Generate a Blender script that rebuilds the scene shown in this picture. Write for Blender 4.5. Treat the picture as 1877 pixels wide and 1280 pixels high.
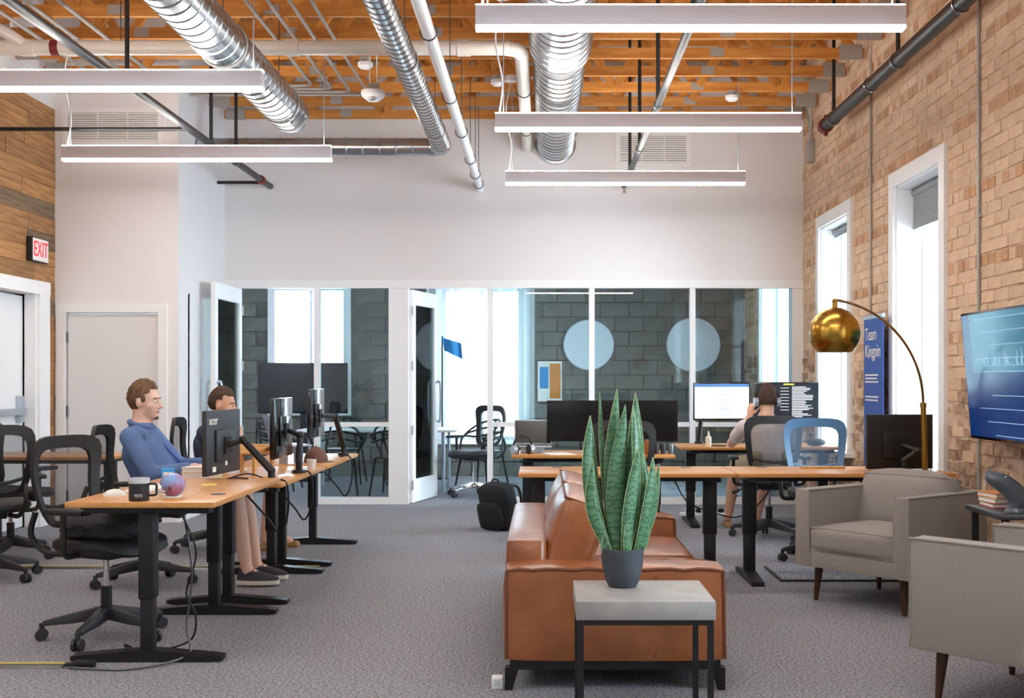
import bpy, bmesh, math, random
from mathutils import Vector as V, Matrix as M4, Euler
R = random.Random(7)
for o in list(bpy.data.objects): bpy.data.objects.remove(o)
SC = bpy.context.scene; COL = SC.collection
PI = math.pi
H, F = 1.34, 2150.0          # eye height (m), focal length in pixels of the 1877 px wide frame
VX, VY = 996.0, 698.0        # vanishing point of the room's long axis in the photograph
# ---------------- camera, sky, exposure
cam = bpy.data.cameras.new('camera'); co = bpy.data.objects.new('camera', cam); COL.objects.link(co)
co.location = (0, 0, H); co.rotation_euler = (PI/2, 0, 0)
cam.sensor_width = 36; cam.lens = F/1877*36
cam.shift_x = -(VX-938.5)/1877; cam.shift_y = (VY-640)/1877
cam.clip_start = .05; cam.clip_end = 200
SC.camera = co
wd = bpy.data.worlds.new('sky'); SC.world = wd; wd.use_nodes = True
bg = wd.node_tree.nodes['Background']; bg.inputs[0].default_value = (.72, .88, 1, 1); bg.inputs[1].default_value = 9.0
SC.view_settings.view_transform = 'Standard'; SC.view_settings.look = 'None'
SC.view_settings.gamma = 1; SC.view_settings.use_curve_mapping = False
SC.view_settings.exposure = 1.5
LAMP = 15.5                   # radiance of the pendant diffusers
def W(px, py, D):            # photograph pixel at a known distance -> place
    return V(((px-VX)*D/F, D, H-(py-VY)*D/F))
def FD(py): return F*H/(py-VY)     # distance of a floor point seen at row py
# ---------------- materials
def lin(h):
    h = h.lstrip('#'); c = [int(h[i:i+2], 16)/255 for i in (0, 2, 4)]
    return tuple(x/12.92 if x <= .04045 else ((x+.055)/1.055)**2.4 for x in c)+(1,)
MT = {}
def mat(name, col, rough=.5, metal=0., var=None, bump=None, emit=0., spec=.5, coat=0., rnd=0., sheen=0.):
    """var=(scale, second colour, contrast[, stretch]) bump=(scale, strength) rnd=per-object brightness change"""
    m = bpy.data.materials.new(name); m.use_nodes = True; nt = m.node_tree; n = nt.nodes; L = nt.links.new
    b = n['Principled BSDF']; c = lin(col)
    b.inputs['Base Color'].default_value = c; b.inputs['Roughness'].default_value = rough; b.inputs['Metallic'].default_value = metal
    b.inputs['Specular IOR Level'].default_value = spec
    if coat: b.inputs['Coat Weight'].default_value = coat; b.inputs['Coat Roughness'].default_value = .15
    if sheen: b.inputs['Sheen Weight'].default_value = sheen
    if emit: b.inputs['Emission Color'].default_value = c; b.inputs['Emission Strength'].default_value = emit
    src = None
    if var or bump:
        tc = n.new('ShaderNodeTexCoord'); mp = n.new('ShaderNodeMapping'); L(tc.outputs['Object'], mp.inputs[0])
        if var and len(var) > 3: mp.inputs['Scale'].default_value = var[3]
    if var:
        no = n.new('ShaderNodeTexNoise'); no.inputs['Scale'].default_value = var[0]; no.inputs['Detail'].default_value = 5
        L(mp.outputs[0], no.inputs[0])
        r = n.new('ShaderNodeValToRGB'); k = var[2]
        r.color_ramp.elements[0].position = .5-.25/k; r.color_ramp.elements[1].position = .5+.25/k
        r.color_ramp.elements[0].color = c; r.color_ramp.elements[1].color = lin(var[1])
        L(no.outputs[0], r.inputs[0]); src = r.outputs[0]
    if rnd:
        oi = n.new('ShaderNodeObjectInfo'); at = n.new('ShaderNodeAttribute'); at.attribute_name = 'tone'
        ad = n.new('ShaderNodeMath'); ad.operation = 'ADD'; L(oi.outputs['Random'], ad.inputs[0]); L(at.outputs['Fac'], ad.inputs[1])
        fr = n.new('ShaderNodeMath'); fr.operation = 'FRACT'; L(ad.outputs[0], fr.inputs[0])
        mr = n.new('ShaderNodeMapRange'); mr.inputs[3].default_value = 1-rnd; mr.inputs[4].default_value = 1+rnd*.6; L(fr.outputs[0], mr.inputs[0])
        hs = n.new('ShaderNodeHueSaturation'); L(mr.outputs[0], hs.inputs['Value'])
        if src: L(src, hs.inputs['Color'])
        else: hs.inputs['Color'].default_value = c
        src = hs.outputs[0]
    if src: L(src, b.inputs['Base Color'])
    if bump:
        nb = n.new('ShaderNodeTexNoise'); nb.inputs['Scale'].default_value = bump[0]; nb.inputs['Detail'].default_value = 4
        L(mp.outputs[0], nb.inputs[0])
        bp = n.new('ShaderNodeBump'); bp.inputs['Strength'].default_value = bump[1]; bp.inputs['Distance'].default_value = .01
        L(nb.outputs[0], bp.inputs['Height']); L(bp.outputs[0], b.inputs['Normal'])
    MT[name] = m; return m
def glassmat(name, tint, k=1.0, rough=0.0):
    m = bpy.data.materials.new(name); m.use_nodes = True; nt = m.node_tree; n = nt.nodes; n.clear(); L = nt.links.new
    o = n.new('ShaderNodeOutputMaterial'); mx = n.new('ShaderNodeMixShader'); t = n.new('ShaderNodeBsdfTransparent'); g = n.new('ShaderNodeBsdfGlossy')
    t.inputs[0].default_value = lin(tint); g.inputs['Roughness'].default_value = rough
    f = n.new('ShaderNodeFresnel'); f.inputs[0].default_value = 1.5
    mu = n.new('ShaderNodeMath'); mu.operation = 'MULTIPLY'; mu.inputs[1].default_value = k; L(f.outputs[0], mu.inputs[0])
    L(mu.outputs[0], mx.inputs[0]); L(t.outputs[0], mx.inputs[1]); L(g.outputs[0], mx.inputs[2]); L(mx.outputs[0], o.inputs[0])
    MT[name] = m
def meshmat(name, col, open_=.5):       # woven mesh: fine threads with gaps
    m = mat(name, col, .7); nt = m.node_tree; n = nt.nodes; L = nt.links.new
    t = n.new('ShaderNodeBsdfTransparent'); mx = n.new('ShaderNodeMixShader'); mx.inputs[0].default_value = 1-open_
    L(t.outputs[0], mx.inputs[1]); L(n['Principled BSDF'].outputs[0], mx.inputs[2]); L(mx.outputs[0], n['Material Output'].inputs[0])
mat('white', 'ece9ea', .6); mat('trim', 'f3f3f4', .4); mat('doorwhite', 'e6e3e2', .45)
mat('carpet', 'b4b4ba', 1, 0, (75, '7a7a82', 2.2), (160, 1.), spec=.1)
mat('brick', 'debb98', .9, 0, (9, 'e6ccb0', 1.2), (60, .5), rnd=.1)
mat('header', 'c49a76', .9, 0, (14, 'd6aa83', 1.2), (60, .5), rnd=.2)
mat('oldbrick', 'd2b193', .95, 0, (11, '8f7560', 1.1), (45, 1.), rnd=.12)
mat('mortar', 'ead6c2', .95, 0, (8, 'c09c7c', 1.2), (40, .6))
mat('block', '6d6b66', .95, 0, (7, '86837b', 1.2), (50, .6), rnd=.14)
mat('plank', 'c8935f', .6, 0, (4, '8f6238', 1.1, (9, .7, 9)), (30, .3), rnd=.3)
mat('plank2', '9b8062', .7, 0, (5, '6a5340', 1.1, (9, .7, 9)), (30, .3), rnd=.3)
mat('truss', 'dc9a4c', .55, 0, (3, 'bd742c', 1.2, (1, 8, 8)), rnd=.12)
mat('deck', 'dcd6d2', .8)
mat('steel', 'c3c8cc', .24, 1.0, (3, 'aab0b6', 1)); mat('steeldark', '6c7074', .35, .9)
mat('plate', 'aeaca8', .45, .35); mat('chrome', 'd8d8d8', .12, 1); mat('darkpipe', '3b3c40', .4, .6); mat('black', '151517', .5)
mat('blackgloss', '0c0d10', .12, coat=.5); mat('blackmetal', '1b1b1e', .42, .3, (90, '26262a', 1)); mat('pvc', 'e9e2d8', .35); mat('redpaint', '7c2620', .5)
mat('fixture', 'd9d6de', .45, .2); mat('cable', '101012', .5); mat('whitecable', 'e8e8e8', .4)
mat('desk', 'd59a57', .38, 0, (2.5, 'c58543', 1.2, (1, 14, 14)), coat=.25); mat('deskedge', 'b8762f', .5)
mat('leather', 'a56238', .31, 0, (5, '7f4725', 1.1), (55, .25), coat=.2); mat('seam', '6d3a1e', .6)
mat('fabric', 'aaa39c', .95, 0, (260, '8b857f', 1.3), (300, .6), sheen=.3); mat('walnut', '4a2c1c', .45, 0, (6, '33200f', 1, (8, 8, 1)))
mat('concrete', 'a6a19d', .6, 0, (7, '8e8b89', 1.1), (40, .15)); mat('pot', '4a5058', .55, 0, (18, '3a3f46', 1.1))
mat('leafedge', '9db07a', .5); mat('moss', '8a9a3c', .9, 0, (60, '5c6b24', 1.4), (80, 1)); mat('brass', 'c39a4c', .24, 1.0, (4, 'a9812f', 1, (1, 1, .2)))
mat('shadein', 'd9d6d0', .6); mat('chairblack', '1c1d20', .55, 0, bump=(120, .2)); mat('chairdaytint', '50708f', .45); mat('plastic', '2c2e33', .5)  # blue chair frame: daylight sheen painted into the base colour
meshmat('meshblack', '2a2b30', .45); meshmat('meshdaytint', '7d99b5', .72)  # pale blue mesh carries the same painted daylight
mat('skin', 'e2b296', .5, spec=.35); mat('skinpale', 'e6bda8', .5, spec=.35); mat('hairbrown', '4a3424', .7, 0, (45, '7a5a3c', 1.3, (1, 1, .25)), (45, .6)); mat('hairdark', '3a2a20', .8, 0, (60, '594335', 1.3, (1, 1, .3)), (60, .5))
mat('shirtblue', '6683b5', .85, 0, (9, '56719f', 1), (40, .3)); mat('tee', '3b4459', .9); mat('shirtpale', 'e3d8d6', .9, 0, (40, 'd3c5c6', 1.2)); mat('shortsgrey', '5b5f68', .9); mat('shortskhaki', 'a89a82', .9)
mat('lips', 'b5705f', .5); mat('eyewhite', 'e9e6e2', .3); mat('iris', '2a1d14', .2)
mat('sole', 'e5e1da', .6); mat('shoe', '35343d', .9, 0, (120, '4a4954', 1.3)); mat('sandal', 'b08a5c', .7)
mat('screenoff', '0b0c10', .18, spec=.6); mat('screenwhite', 'dfe9f2', .3, emit=.3); mat('screenblue', '4d78ad', .3, emit=.25); mat('screencode', '20242b', .3, emit=.2); mat('codetext', 'dfe3e6', .4, emit=.3); mat('codeyellow', 'e8d24a', .4, emit=.3)
mat('tvtop', '2f7391', .12, emit=.12); mat('tvblue', '0e3576', .12, emit=.12); mat('tvline', '9fc4e4', .4, emit=.3)
mat('silver', 'b9c3d0', .35, .6); mat('laptopblue', '8fa9c9', .4, .3); mat('bluebanner', '1f4aa5', .5); mat('paper', 'f1eee8', .8); mat('yellow', 'e6d46a', .7); mat('exitred', 'd8232a', .5, emit=.25); mat('exitface', 'efe9e6', .5)
mat('capbrown', '6e4f45', .9); mat('helmet', '7fa3d6', .2, 0, (9, 'b06a86', 2.2)); mat('mug', '23262c', .4); mat('clearlid', 'cfd3d6', .1); mat('keyboard', 'e8e6e2', .5); mat('bookred', 'b3262b', .6); mat('bookcream', 'e2d5b4', .7); mat('shark', '59636f', .25, coat=.4)
mat('backpack', '1d2024', .8, 0, bump=(40, .4)); mat('curtain', 'eef3f5', .9); mat('bluecloth', '3f93cf', .8); mat('disc', 'dfe6ec', .7); mat('tabletop', 'e9ebec', .3); mat('bin', 'd9dde0', .4); mat('orange', 'd98a45', .6)
mat('stickpad', 'cfc9bf', .7); mat('woodlight', 'cf9a55', .5); mat('teal', '3f7f8a', .7); mat('blind', 'a7abae', .9, 0, (60, '8a8e92', 1.3)); mat('floorcover', 'c9b66a', .6); mat('windowframe', 'f5f6f7', .4)
glassmat('glass', 'eef6f6', 1.15); glassmat('clear', 'f4f7f8', .9)
m = mat('diffuser', 'fff8f0', .5, emit=LAMP)
def leafmat():
    m = mat('leaf', '3f6b48', .4, coat=.1); nt = m.node_tree; n = nt.nodes; L = nt.links.new
    tc = n.new('ShaderNodeTexCoord'); w = n.new('ShaderNodeTexWave'); w.bands_direction = 'Z'; w.inputs['Scale'].default_value = 12; w.inputs['Distortion'].default_value = 9; w.inputs['Detail'].default_value = 3; w.inputs['Detail Scale'].default_value = 3
    r = n.new('ShaderNodeValToRGB'); r.color_ramp.elements[0].position = .08; r.color_ramp.elements[1].position = .55
    r.color_ramp.elements[0].color = lin('3b6446'); r.color_ramp.elements[1].color = lin('588562')
    L(tc.outputs['Object'], w.inputs[0]); L(w.outputs[0], r.inputs[0]); L(r.outputs[0], n['Principled BSDF'].inputs['Base Color'])
leafmat()
# ---------------- mesh helpers
def rotm(rot): return Euler(rot).to_matrix().to_4x4() if rot else M4()
class B:
    def __init__(s): s.b = bmesh.new()
    def box(s, c, d, rot=None, taper=None):
        m = M4.Translation(V(c)) @ rotm(rot) @ M4.Diagonal((d[0], d[1], d[2], 1))
        r = bmesh.ops.create_cube(s.b, size=1, matrix=m)
        if taper:
            for v in r['verts']:
                pass
        return s
    def bx(s, x0, x1, y0, y1, z0, z1): return s.box(((x0+x1)/2, (y0+y1)/2, (z0+z1)/2), (abs(x1-x0), abs(y1-y0), abs(z1-z0)))
    def cyl(s, p0, p1, r0, r1=None, n=16, cap=True):
        p0, p1 = V(p0), V(p1); d = p1-p0; r1 = r0 if r1 is None else r1
        q = V((0, 0, 1)).rotation_difference(d).to_matrix().to_4x4() if d.length > 1e-9 else M4()
        bmesh.ops.create_cone(s.b, cap_ends=cap, segments=n, radius1=r0, radius2=r1, depth=d.length, matrix=M4.Translation((p0+p1)/2) @ q); return s
    def sph(s, c, r, rot=None, n=16):
        r = (r, r, r) if isinstance(r, (int, float)) else r
        bmesh.ops.create_uvsphere(s.b, u_segments=n, v_segments=max(6, n*2//3), radius=1, matrix=M4.Translation(V(c)) @ rotm(rot) @ M4.Diagonal((r[0], r[1], r[2], 1))); return s
    def cap(s, p0, r0, p1, r1, n=14):
        s.cyl(p0, p1, r0, r1, n); s.sph(p0, r0, n=n); s.sph(p1, r1, n=n); return s
    def tube(s, pts, r, n=8, closed=False, flat=None):
        pts = [V(p) for p in pts]; N = len(pts); rings = []
        rr = r if isinstance(r, (list, tuple)) else [r]*N
        up = None
        for i, p in enumerate(pts):
            a = pts[i-1] if (i or closed) else p; c = pts[(i+1) % N] if (i < N-1 or closed) else p
            t = (c-a).normalized()
            if up is None: up = t.orthogonal().normalized()
            else: up = (up-t*up.dot(t)); up = up.normalized() if up.length > 1e-6 else t.orthogonal().normalized()
            sd = t.cross(up)
            rings.append([s.b.verts.new(p+(up*math.cos(2*PI*k/n)+sd*math.sin(2*PI*k/n))*rr[i]) for k in range(n)])
        for i in range(N if closed else N-1):
            A, Bq = rings[i], rings[(i+1) % N]
            off = 0
            if closed and i == N-1: off = min(range(n), key=lambda o: (A[0].co-Bq[o].co).length)
            for k in range(n): s.b.faces.new((A[k], A[(k+1) % n], Bq[(k+1+off) % n], Bq[(k+off) % n]))
        if not closed: s.b.faces.new(rings[0][::-1]); s.b.faces.new(rings[-1])
        return s
    def lathe(s, prof, n=24, m=None):
        m = m or M4(); rings = []
        for (r, z) in prof:
            if r < 1e-6: rings.append([s.b.verts.new(m @ V((0, 0, z)))])
            else: rings.append([s.b.verts.new(m @ V((r*math.cos(2*PI*k/n), r*math.sin(2*PI*k/n), z))) for k in range(n)])
        for A, C in zip(rings, rings[1:]):
            for k in range(n):
                k2 = (k+1) % n
                if len(A) == 1 and len(C) == 1: continue
                if len(A) == 1: s.b.faces.new((A[0], C[k2], C[k]))
                elif len(C) == 1: s.b.faces.new((A[k], A[k2], C[0]))
                else: s.b.faces.new((A[k], A[k2], C[k2], C[k]))
        return s
    def prism(s, poly, axis, a, b):       # closed outline in the two other axes, extruded along axis from a to b
        def mk(p, t):
            q = list(p); q.insert('xyz'.index(axis), t); return V(q)
        A = [s.b.verts.new(mk(p, a)) for p in poly]; C = [s.b.verts.new(mk(p, b)) for p in poly]; n = len(poly)
        s.b.faces.new(A); s.b.faces.new(C[::-1])
        for i in range(n): s.b.faces.new((A[i], C[i], C[(i+1) % n], A[(i+1) % n]))
        return s
    def loft(s, rings, cap=True, closed=True):
        R_ = [[s.b.verts.new(V(p)) for p in r] for r in rings]; n = len(rings[0])
        for A, C in zip(R_, R_[1:]):
            for k in range(n if closed else n-1): s.b.faces.new((A[k], A[(k+1) % n], C[(k+1) % n], C[k]))
        if cap and closed: s.b.faces.new(R_[0][::-1]); s.b.faces.new(R_[-1])
        return s
    def cushion(s, c, d, rot=None, puff=.03, n=8):
        """soft box with pinched edges"""
        old = set(s.b.verts); r = bmesh.ops.create_cube(s.b, size=1)
        ed = list({e for v in r['verts'] for e in v.link_edges})
        bmesh.ops.subdivide_edges(s.b, edges=ed, cuts=n, use_grid_fill=True)
        vs = [v for v in s.b.verts if v not in old]
        m = M4.Translation(V(c)) @ rotm(rot)
        for v in vs:
            x, y, z = [2*t for t in v.co]; fx, fy, fz = 1-x**4, 1-y**4, 1-z**4
            p = V((x*d[0]/2+(puff*fy*fz*x if abs(x) > .99 else 0), y*d[1]/2+(puff*fx*fz*y if abs(y) > .99 else 0), z*d[2]/2+(puff*fx*fy*z if abs(z) > .99 else 0)))
            k = .012*(abs(x*y)**6+abs(x*z)**6+abs(y*z)**6); p *= 1-k
            v.co = m @ p
        return s
    def jitter(s, a):
        for v in s.b.verts: v.co += V((R.uniform(-a, a), R.uniform(-a, a), R.uniform(-a, a)))
        return s
    def mesh(s, name, mt, smooth=True, bevel=0.):
        if bevel: bmesh.ops.bevel(s.b, geom=list(s.b.edges), offset=bevel, segments=2, affect='EDGES', profile=.5)
        bmesh.ops.recalc_face_normals(s.b, faces=s.b.faces)
        me = bpy.data.meshes.new(name); s.b.to_mesh(me); s.b.free()
        me.materials.append(MT[mt])
        if smooth:
            for p in me.polygons: p.use_smooth = True
            me.set_sharp_from_angle(angle=math.radians(38))
        return me
    def ob(s, name, mt, parent=None, smooth=True, bevel=0., loc=None, rot=None):
        o = bpy.data.objects.new(name, s.mesh(name, mt, smooth, bevel)); COL.objects.link(o)
        if parent: o.parent = parent
        if loc is not None: o.location = loc
        if rot is not None: o.rotation_euler = rot
        return o
def tag(o, label, cat, group=None):
    o['label'] = label; o['category'] = cat
    if group: o['group'] = group
    return o
def thing(name, label, cat, loc=(0, 0, 0), rz=0, group=None, rot=None):
    o = bpy.data.objects.new(name, None); COL.objects.link(o); o.location = loc; o.rotation_euler = rot or (0, 0, rz); o.empty_display_size = .1
    return tag(o, label, cat, group)
def struct(o): o['kind'] = 'structure'; return o
def link(name, me, parent=None, loc=(0, 0, 0), rot=(0, 0, 0), scale=None):
    o = bpy.data.objects.new(name, me); COL.objects.link(o); o.parent = parent; o.location = loc; o.rotation_euler = rot
    if scale: o.scale = scale
    return o
KIDS = {}
def copy_tree(o, parent=None):
    c = o.copy(); COL.objects.link(c); c.parent = parent
    for ch in [x for x in COL.objects if x.parent == o]: copy_tree(ch, c)
    return c
def dup(o, label, loc, rz=0, group=None):
    c = copy_tree(o); c.location = loc; c.rotation_euler = (0, 0, rz); c['label'] = label
    if group: c['group'] = group
    return c
def bez(pts, n=10):          # smooth curve through points (Catmull-Rom)
    P = [V(p) for p in pts]; P = [P[0]*2-P[1]]+P+[P[-1]*2-P[-2]]; out = []
    for i in range(1, len(P)-2):
        for k in range(n):
            t = k/n; a, b, c, d = P[i-1:i+3]
            out.append(.5*((2*b)+(c-a)*t+(2*a-5*b+4*c-d)*t*t+(3*b-a-3*c+d)*t**3))
    return out+[P[-2]]
def text(name, body, mt, parent, m, size, ext=.001, align='CENTER'):
    cu = bpy.data.curves.new(name, 'FONT'); cu.body = body; cu.size = size; cu.extrude = ext; cu.align_x = align; cu.align_y = 'CENTER'; cu.resolution_u = 3
    t = bpy.data.objects.new(name, cu); COL.objects.link(t)
    me = bpy.data.meshes.new_from_object(t.evaluated_get(bpy.context.evaluated_depsgraph_get())); bpy.data.objects.remove(t)
    me.materials.clear(); me.materials.append(MT[mt]); me.transform(m); me.name = name
    return link(name, me, parent)
def fuse(b, name, mt, parent=None, voxel=.012, it=6):      # melts overlapping closed shapes into one continuous skin
    o = b.ob(name, mt, None); md = o.modifiers.new('r', 'REMESH'); md.mode = 'VOXEL'; md.voxel_size = voxel
    sm = o.modifiers.new('s', 'SMOOTH'); sm.iterations = it; sm.factor = .5
    me = bpy.data.meshes.new_from_object(o.evaluated_get(bpy.context.evaluated_depsgraph_get())); bpy.data.objects.remove(o)
    me.name = name
    for p in me.polygons: p.use_smooth = True
    me.materials.clear(); me.materials.append(MT[mt])
    return link(name, me, parent)
# ================= the room
XL, XR, YB, YC, YR = -4.63, 2.81, 12.69, 16.46, -2.5
BX, BY, ZC, ZD = -3.448, 11.08, 4.144, 4.86
WIN = [(8.26, 9.34, .68, 2.88), (10.75, 11.87, .68, 2.88), (13.3, 15.1, .5, 2.6), (3.2, 4.3, .68, 2.88), (.6, 1.7, .68, 2.88)]   # along the brick wall
struct(B().bx(XL-.2, XR+.35, YR-.2, YC+.2, -.1, 0).ob('floor', 'carpet'))
struct(B().bx(XL-.2, XR+.35, YR-.2, YB+.1, ZD, ZD+.1).ob('ceiling', 'deck'))
struct(B().bx(XL-.2, XR+.35, YB+.1, YC+.2, 2.75, 2.85).ob('ceiling', 'white'))
struct(B().bx(XL-.2, XR+.35, YR-.15, YR, 0, ZD).ob('wall_rear', 'white'))
struct(B().bx(BX, XR+.2, YB, YB+.12, 2.425, ZD).ob('wall_back', 'white'))
# left wall with an opening for the exit door
LD0, LD1, LDZ = 8.95, 10.72, 2.13
b = B(); b.bx(XL-.2, XL, YR, LD0, 0, ZD); b.bx(XL-.2, XL, LD1, BY+.01, 0, ZD); b.bx(XL-.2, XL, LD0, LD1, LDZ, ZD); b.bx(XL-.2, XL, BY, YC+.2, 0, ZD); b.bx(XL-.25, XL-.2, LD0-.1, LD1+.1, 0, LDZ+.1)
wl = struct(b.ob('wall_left', 'white'))
pm = []
for k in range(4):
    pm.append((B().box((0, 0, 0), (.016, 1, .146)).mesh('plank', 'plank' if k < 3 else 'plank2', False), k))
z = .075; row = 0
while z < 3.85:
    y = 5.2+R.uniform(-.8, 0)
    while y < BY-.02:
        L = R.choice((1.2, 1.5, 1.9, .9)); y1 = min(y+L, BY-.004)
        segs = [(y, y1)]
        if z-.07 < LDZ+.11:
            segs = [(max(a, LD1+.235) if a > LD0-.3 else a, min(e, LD0-.235) if e < LD1 and a < LD0 else e) for a, e in segs]
            segs = [(a, e) for a, e in segs if e-a > .03 and not (a >= LD0-.24 and e <= LD1+.24)]
        for a, e in segs:
            link('plank', R.choice(pm)[0], wl, (XL+.008+R.uniform(0, .006), (a+e)/2, z), (0, 0, 0), (1, (e-a)-.004, 1))
        y = y1+.003
    z += .15
# exit door in the plank wall
d = struct(B().bx(XL-.17, XL-.12, LD0+.02, (LD0+LD1)/2-.004, .01, LDZ-.02).bx(XL-.17, XL-.12, (LD0+LD1)/2+.004, LD1-.02, .01, LDZ-.02).ob('door_1', 'trim'))
for y in ((LD0+LD1)/2+.44, (LD0+LD1)/2-.44):
    B().bx(XL-.12, XL-.05, y-.36, y+.36, 1.03, 1.09).ob('panic_bar', 'silver', d, bevel=.008)
    B().bx(XL-.12, XL-.07, y+.28, y+.36, .96, 1.2).ob('latch_case', 'silver', d, bevel=.006)
t = struct(B().bx(XL, XL+.03, LD1, LD1+.22, 0, LDZ).bx(XL, XL+.03, LD0-.22, LD0, 0, LDZ).bx(XL, XL+.035, LD0-.22, LD1+.22, LDZ, LDZ+.12)
       .bx(XL-.16, XL, LD1, LD1+.02, 0, LDZ).bx(XL-.16, XL, LD0-.02, LD0, 0, LDZ).bx(XL-.16, XL, LD0, LD1, LDZ, LDZ+.02).bx(XL-.1, XL, LD1-.03, LD1, 0, LDZ).ob('trim_1', 'trim'))
# white block of the store room in the corner, with its door
b = B(); DX0, DX1, DZ = -4.515, -3.634, 1.985
b.bx(XL, DX0, BY, BY+.12, 0, ZD); b.bx(DX1, BX-.12, BY, BY+.12, 0, ZD); b.bx(DX0, DX1, BY, BY+.12, DZ, ZD); b.bx(BX-.12, BX, BY, YB+.12, 0, ZD); b.bx(XL, BX, BY+.3, BY+.35, 0, DZ+.2)
struct(b.ob('wall_storeroom', 'white'))
d = struct(B().bx(DX0+.012, DX1-.012, BY+.03, BY+.07, .01, DZ-.012).ob('door_2', 'doorwhite'))
for z in (.25, 1.05, 1.75): B().cyl((DX0+.008, BY+.02, z-.05), (DX0+.008, BY+.02, z+.05), .011).ob('hinge', 'steeldark', d)
struct(B().bx(DX0-.085, DX0, BY-.02, BY, 0, DZ).bx(DX1, DX1+.085, BY-.02, BY, 0, DZ).bx(DX0-.085, DX1+.085, BY-.022, BY, DZ, DZ+.085).ob('trim_2', 'trim'))
struct(B().bx(XL+.02, DX0-.085, BY-.012, BY, 0, .1).bx(DX1+.085, BX, BY-.012, BY, 0, .1).bx(BX, BX+.012, BY, YB, 0, .1).ob('baseboard_storeroom', 'trim'))
# ---- brick wall
def inwin(y0, y1, z0, z1, g=.0): return any(y1 > a-g and y0 < c+g and z1 > e-g and z0 < f+g for a, c, e, f in WIN)
b = B(); ys = sorted({YR, YC+.2} | {w[0] for w in WIN} | {w[1] for w in WIN})
for y0, y1 in zip(ys, ys[1:]):
    w = [x for x in WIN if x[0] == y0]
    if w: b.bx(XR+.005, XR+.3, y0, y1, 0, w[0][2]); b.bx(XR+.005, XR+.3, y0, y1, w[0][3], ZD)
    else: b.bx(XR+.005, XR+.3, y0, y1, 0, ZD)
wr = struct(b.ob('wall_right', 'mortar'))
def brickmesh(l, mt, j):
    b = B().box((0, 0, 0), (.026, l, .067)); b.jitter(j); return b.mesh('brick', mt, False)
BM = {('brick', 0): [brickmesh(.205, 'brick', .002) for k in range(5)], ('header', 0): [brickmesh(.095, 'header', .002) for k in range(4)], ('oldbrick', 0): [brickmesh(.2, 'oldbrick', .009) for k in range(7)]}
cand = []; z = .04; ci = 0
while z < ZD-.03:
    hd = ci % 6 == 2; step = .107 if hd else .217; y = 3.4+(.1 if ci % 2 else 0)+R.uniform(-.01, .01)
    while y < YC:
        kind = 'header' if hd else 'brick'
        if z < 1.45+.25*math.sin(y*2.1) and R.random() < .93: kind = 'oldbrick'
        if hd and R.random() < .35 and kind == 'header': kind = 'brick2'
        hl = step/2
        a_, e_ = y-hl+.005, y+hl-.005
        for q in WIN:
            if q[2] < z+.035 and q[3] > z-.035:
                if q[0] <= a_ < q[1]: a_ = q[1]+.01
                if q[0] < e_ <= q[1]: e_ = q[0]-.01
        if e_-a_ > .02 and R.random() > (.03 if kind == 'oldbrick' else 0): cand.append(((a_+e_)/2, z, kind, e_-a_))
        y += step
    z += .0795; ci += 1
seen = [c for c in cand if c[0] > 6.75 and (VY-(c[1]-H)*F/c[0]) > -30]
seen.sort(key=lambda c: c[0]); near = set(seen[:300])
st = {'brick': B(), 'header': B(), 'oldbrick': B()}; tones = {k: [] for k in st}
for c in cand:
    y, z, kind, hd = c; k = 'brick' if kind == 'brick2' else kind
    pr = R.uniform(-.004, .004) if k != 'oldbrick' else R.uniform(-.012, .012)
    if c in near:
        link('brick', R.choice(BM[(k, 0)]), wr, (XR+.013+pr, y, z), (0, 0, 0), (1, hd/{'brick': .205, 'header': .095, 'oldbrick': .2}[k], 1))
    else:
        n0 = len(st[k].b.verts); st[k].box((XR+.013+pr, y, z), (.026, hd, .067)); st[k].b.verts.ensure_lookup_table()
        if k == 'oldbrick':
            for v in st[k].b.verts[n0:]: v.co += V((R.uniform(-.008, .008), R.uniform(-.012, .012), R.uniform(-.009, .009)))
        tones[k] += [R.random()]*6
for k, b in st.items():
    o = b.ob('brick_field', k, wr, False); o['kind'] = 'stuff'
    a = o.data.attributes.new('tone', 'FLOAT', 'FACE')
    a.data.foreach_set('value', tones[k])
# ---- windows in the brick wall
def window(i, y0, y1, z0, z1, blind=0):
    b = B(); t = .115; x = XR-.03
    b.bx(x, XR+.02, y0-t, y0, z0, z1); b.bx(x, XR+.02, y1, y1+t, z0, z1); b.bx(x, XR+.02, y0-t, y1+t, z1, z1+t); b.bx(x-.05, XR+.02, y0-t-.03, y1+t+.03, z0-.04, z0)
    b.bx(XR, XR+.28, y0, y0+.015, z0, z1); b.bx(XR, XR+.28, y1-.015, y1, z0, z1); b.bx(XR, XR+.28, y0, y1, z1-.015, z1); b.bx(XR, XR+.28, y0, y1, z0, z0+.015)
    w = struct(b.ob('window_%d' % i, 'windowframe'))
    f = B(); xs = (XR+.2, XR+.25); u = .05
    f.bx(*xs, y0+.015, y0+u, z0, z1).bx(*xs, y1-u, y1-.015, z0, z1).bx(*xs, y0, y1, z1-u, z1).bx(*xs, y0, y1, z0, z0+u).bx(*xs, (y0+y1)/2-.03, (y0+y1)/2+.03, z0, z1)
    f.ob('sash', 'windowframe', w)
    for a, c in ((y0+u, (y0+y1)/2-.03), ((y0+y1)/2+.03, y1-u)): B().bx(XR+.222, XR+.228, a, c, z0+u, z1-u).ob('pane', 'clear', w)
    if blind: B().bx(XR+.13, XR+.15, y0+.02, y1-.02, z1-blind, z1-.02).cyl((XR+.14, y0+.02, z1-.05), (XR+.14, y1-.02, z1-.05), .03).ob('roller_blind', 'blind', w)
    return w
for i, (w, bl) in enumerate(zip(WIN, (.34, .1, 0, .2, .2))): window(i+1, *w, bl)
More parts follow.
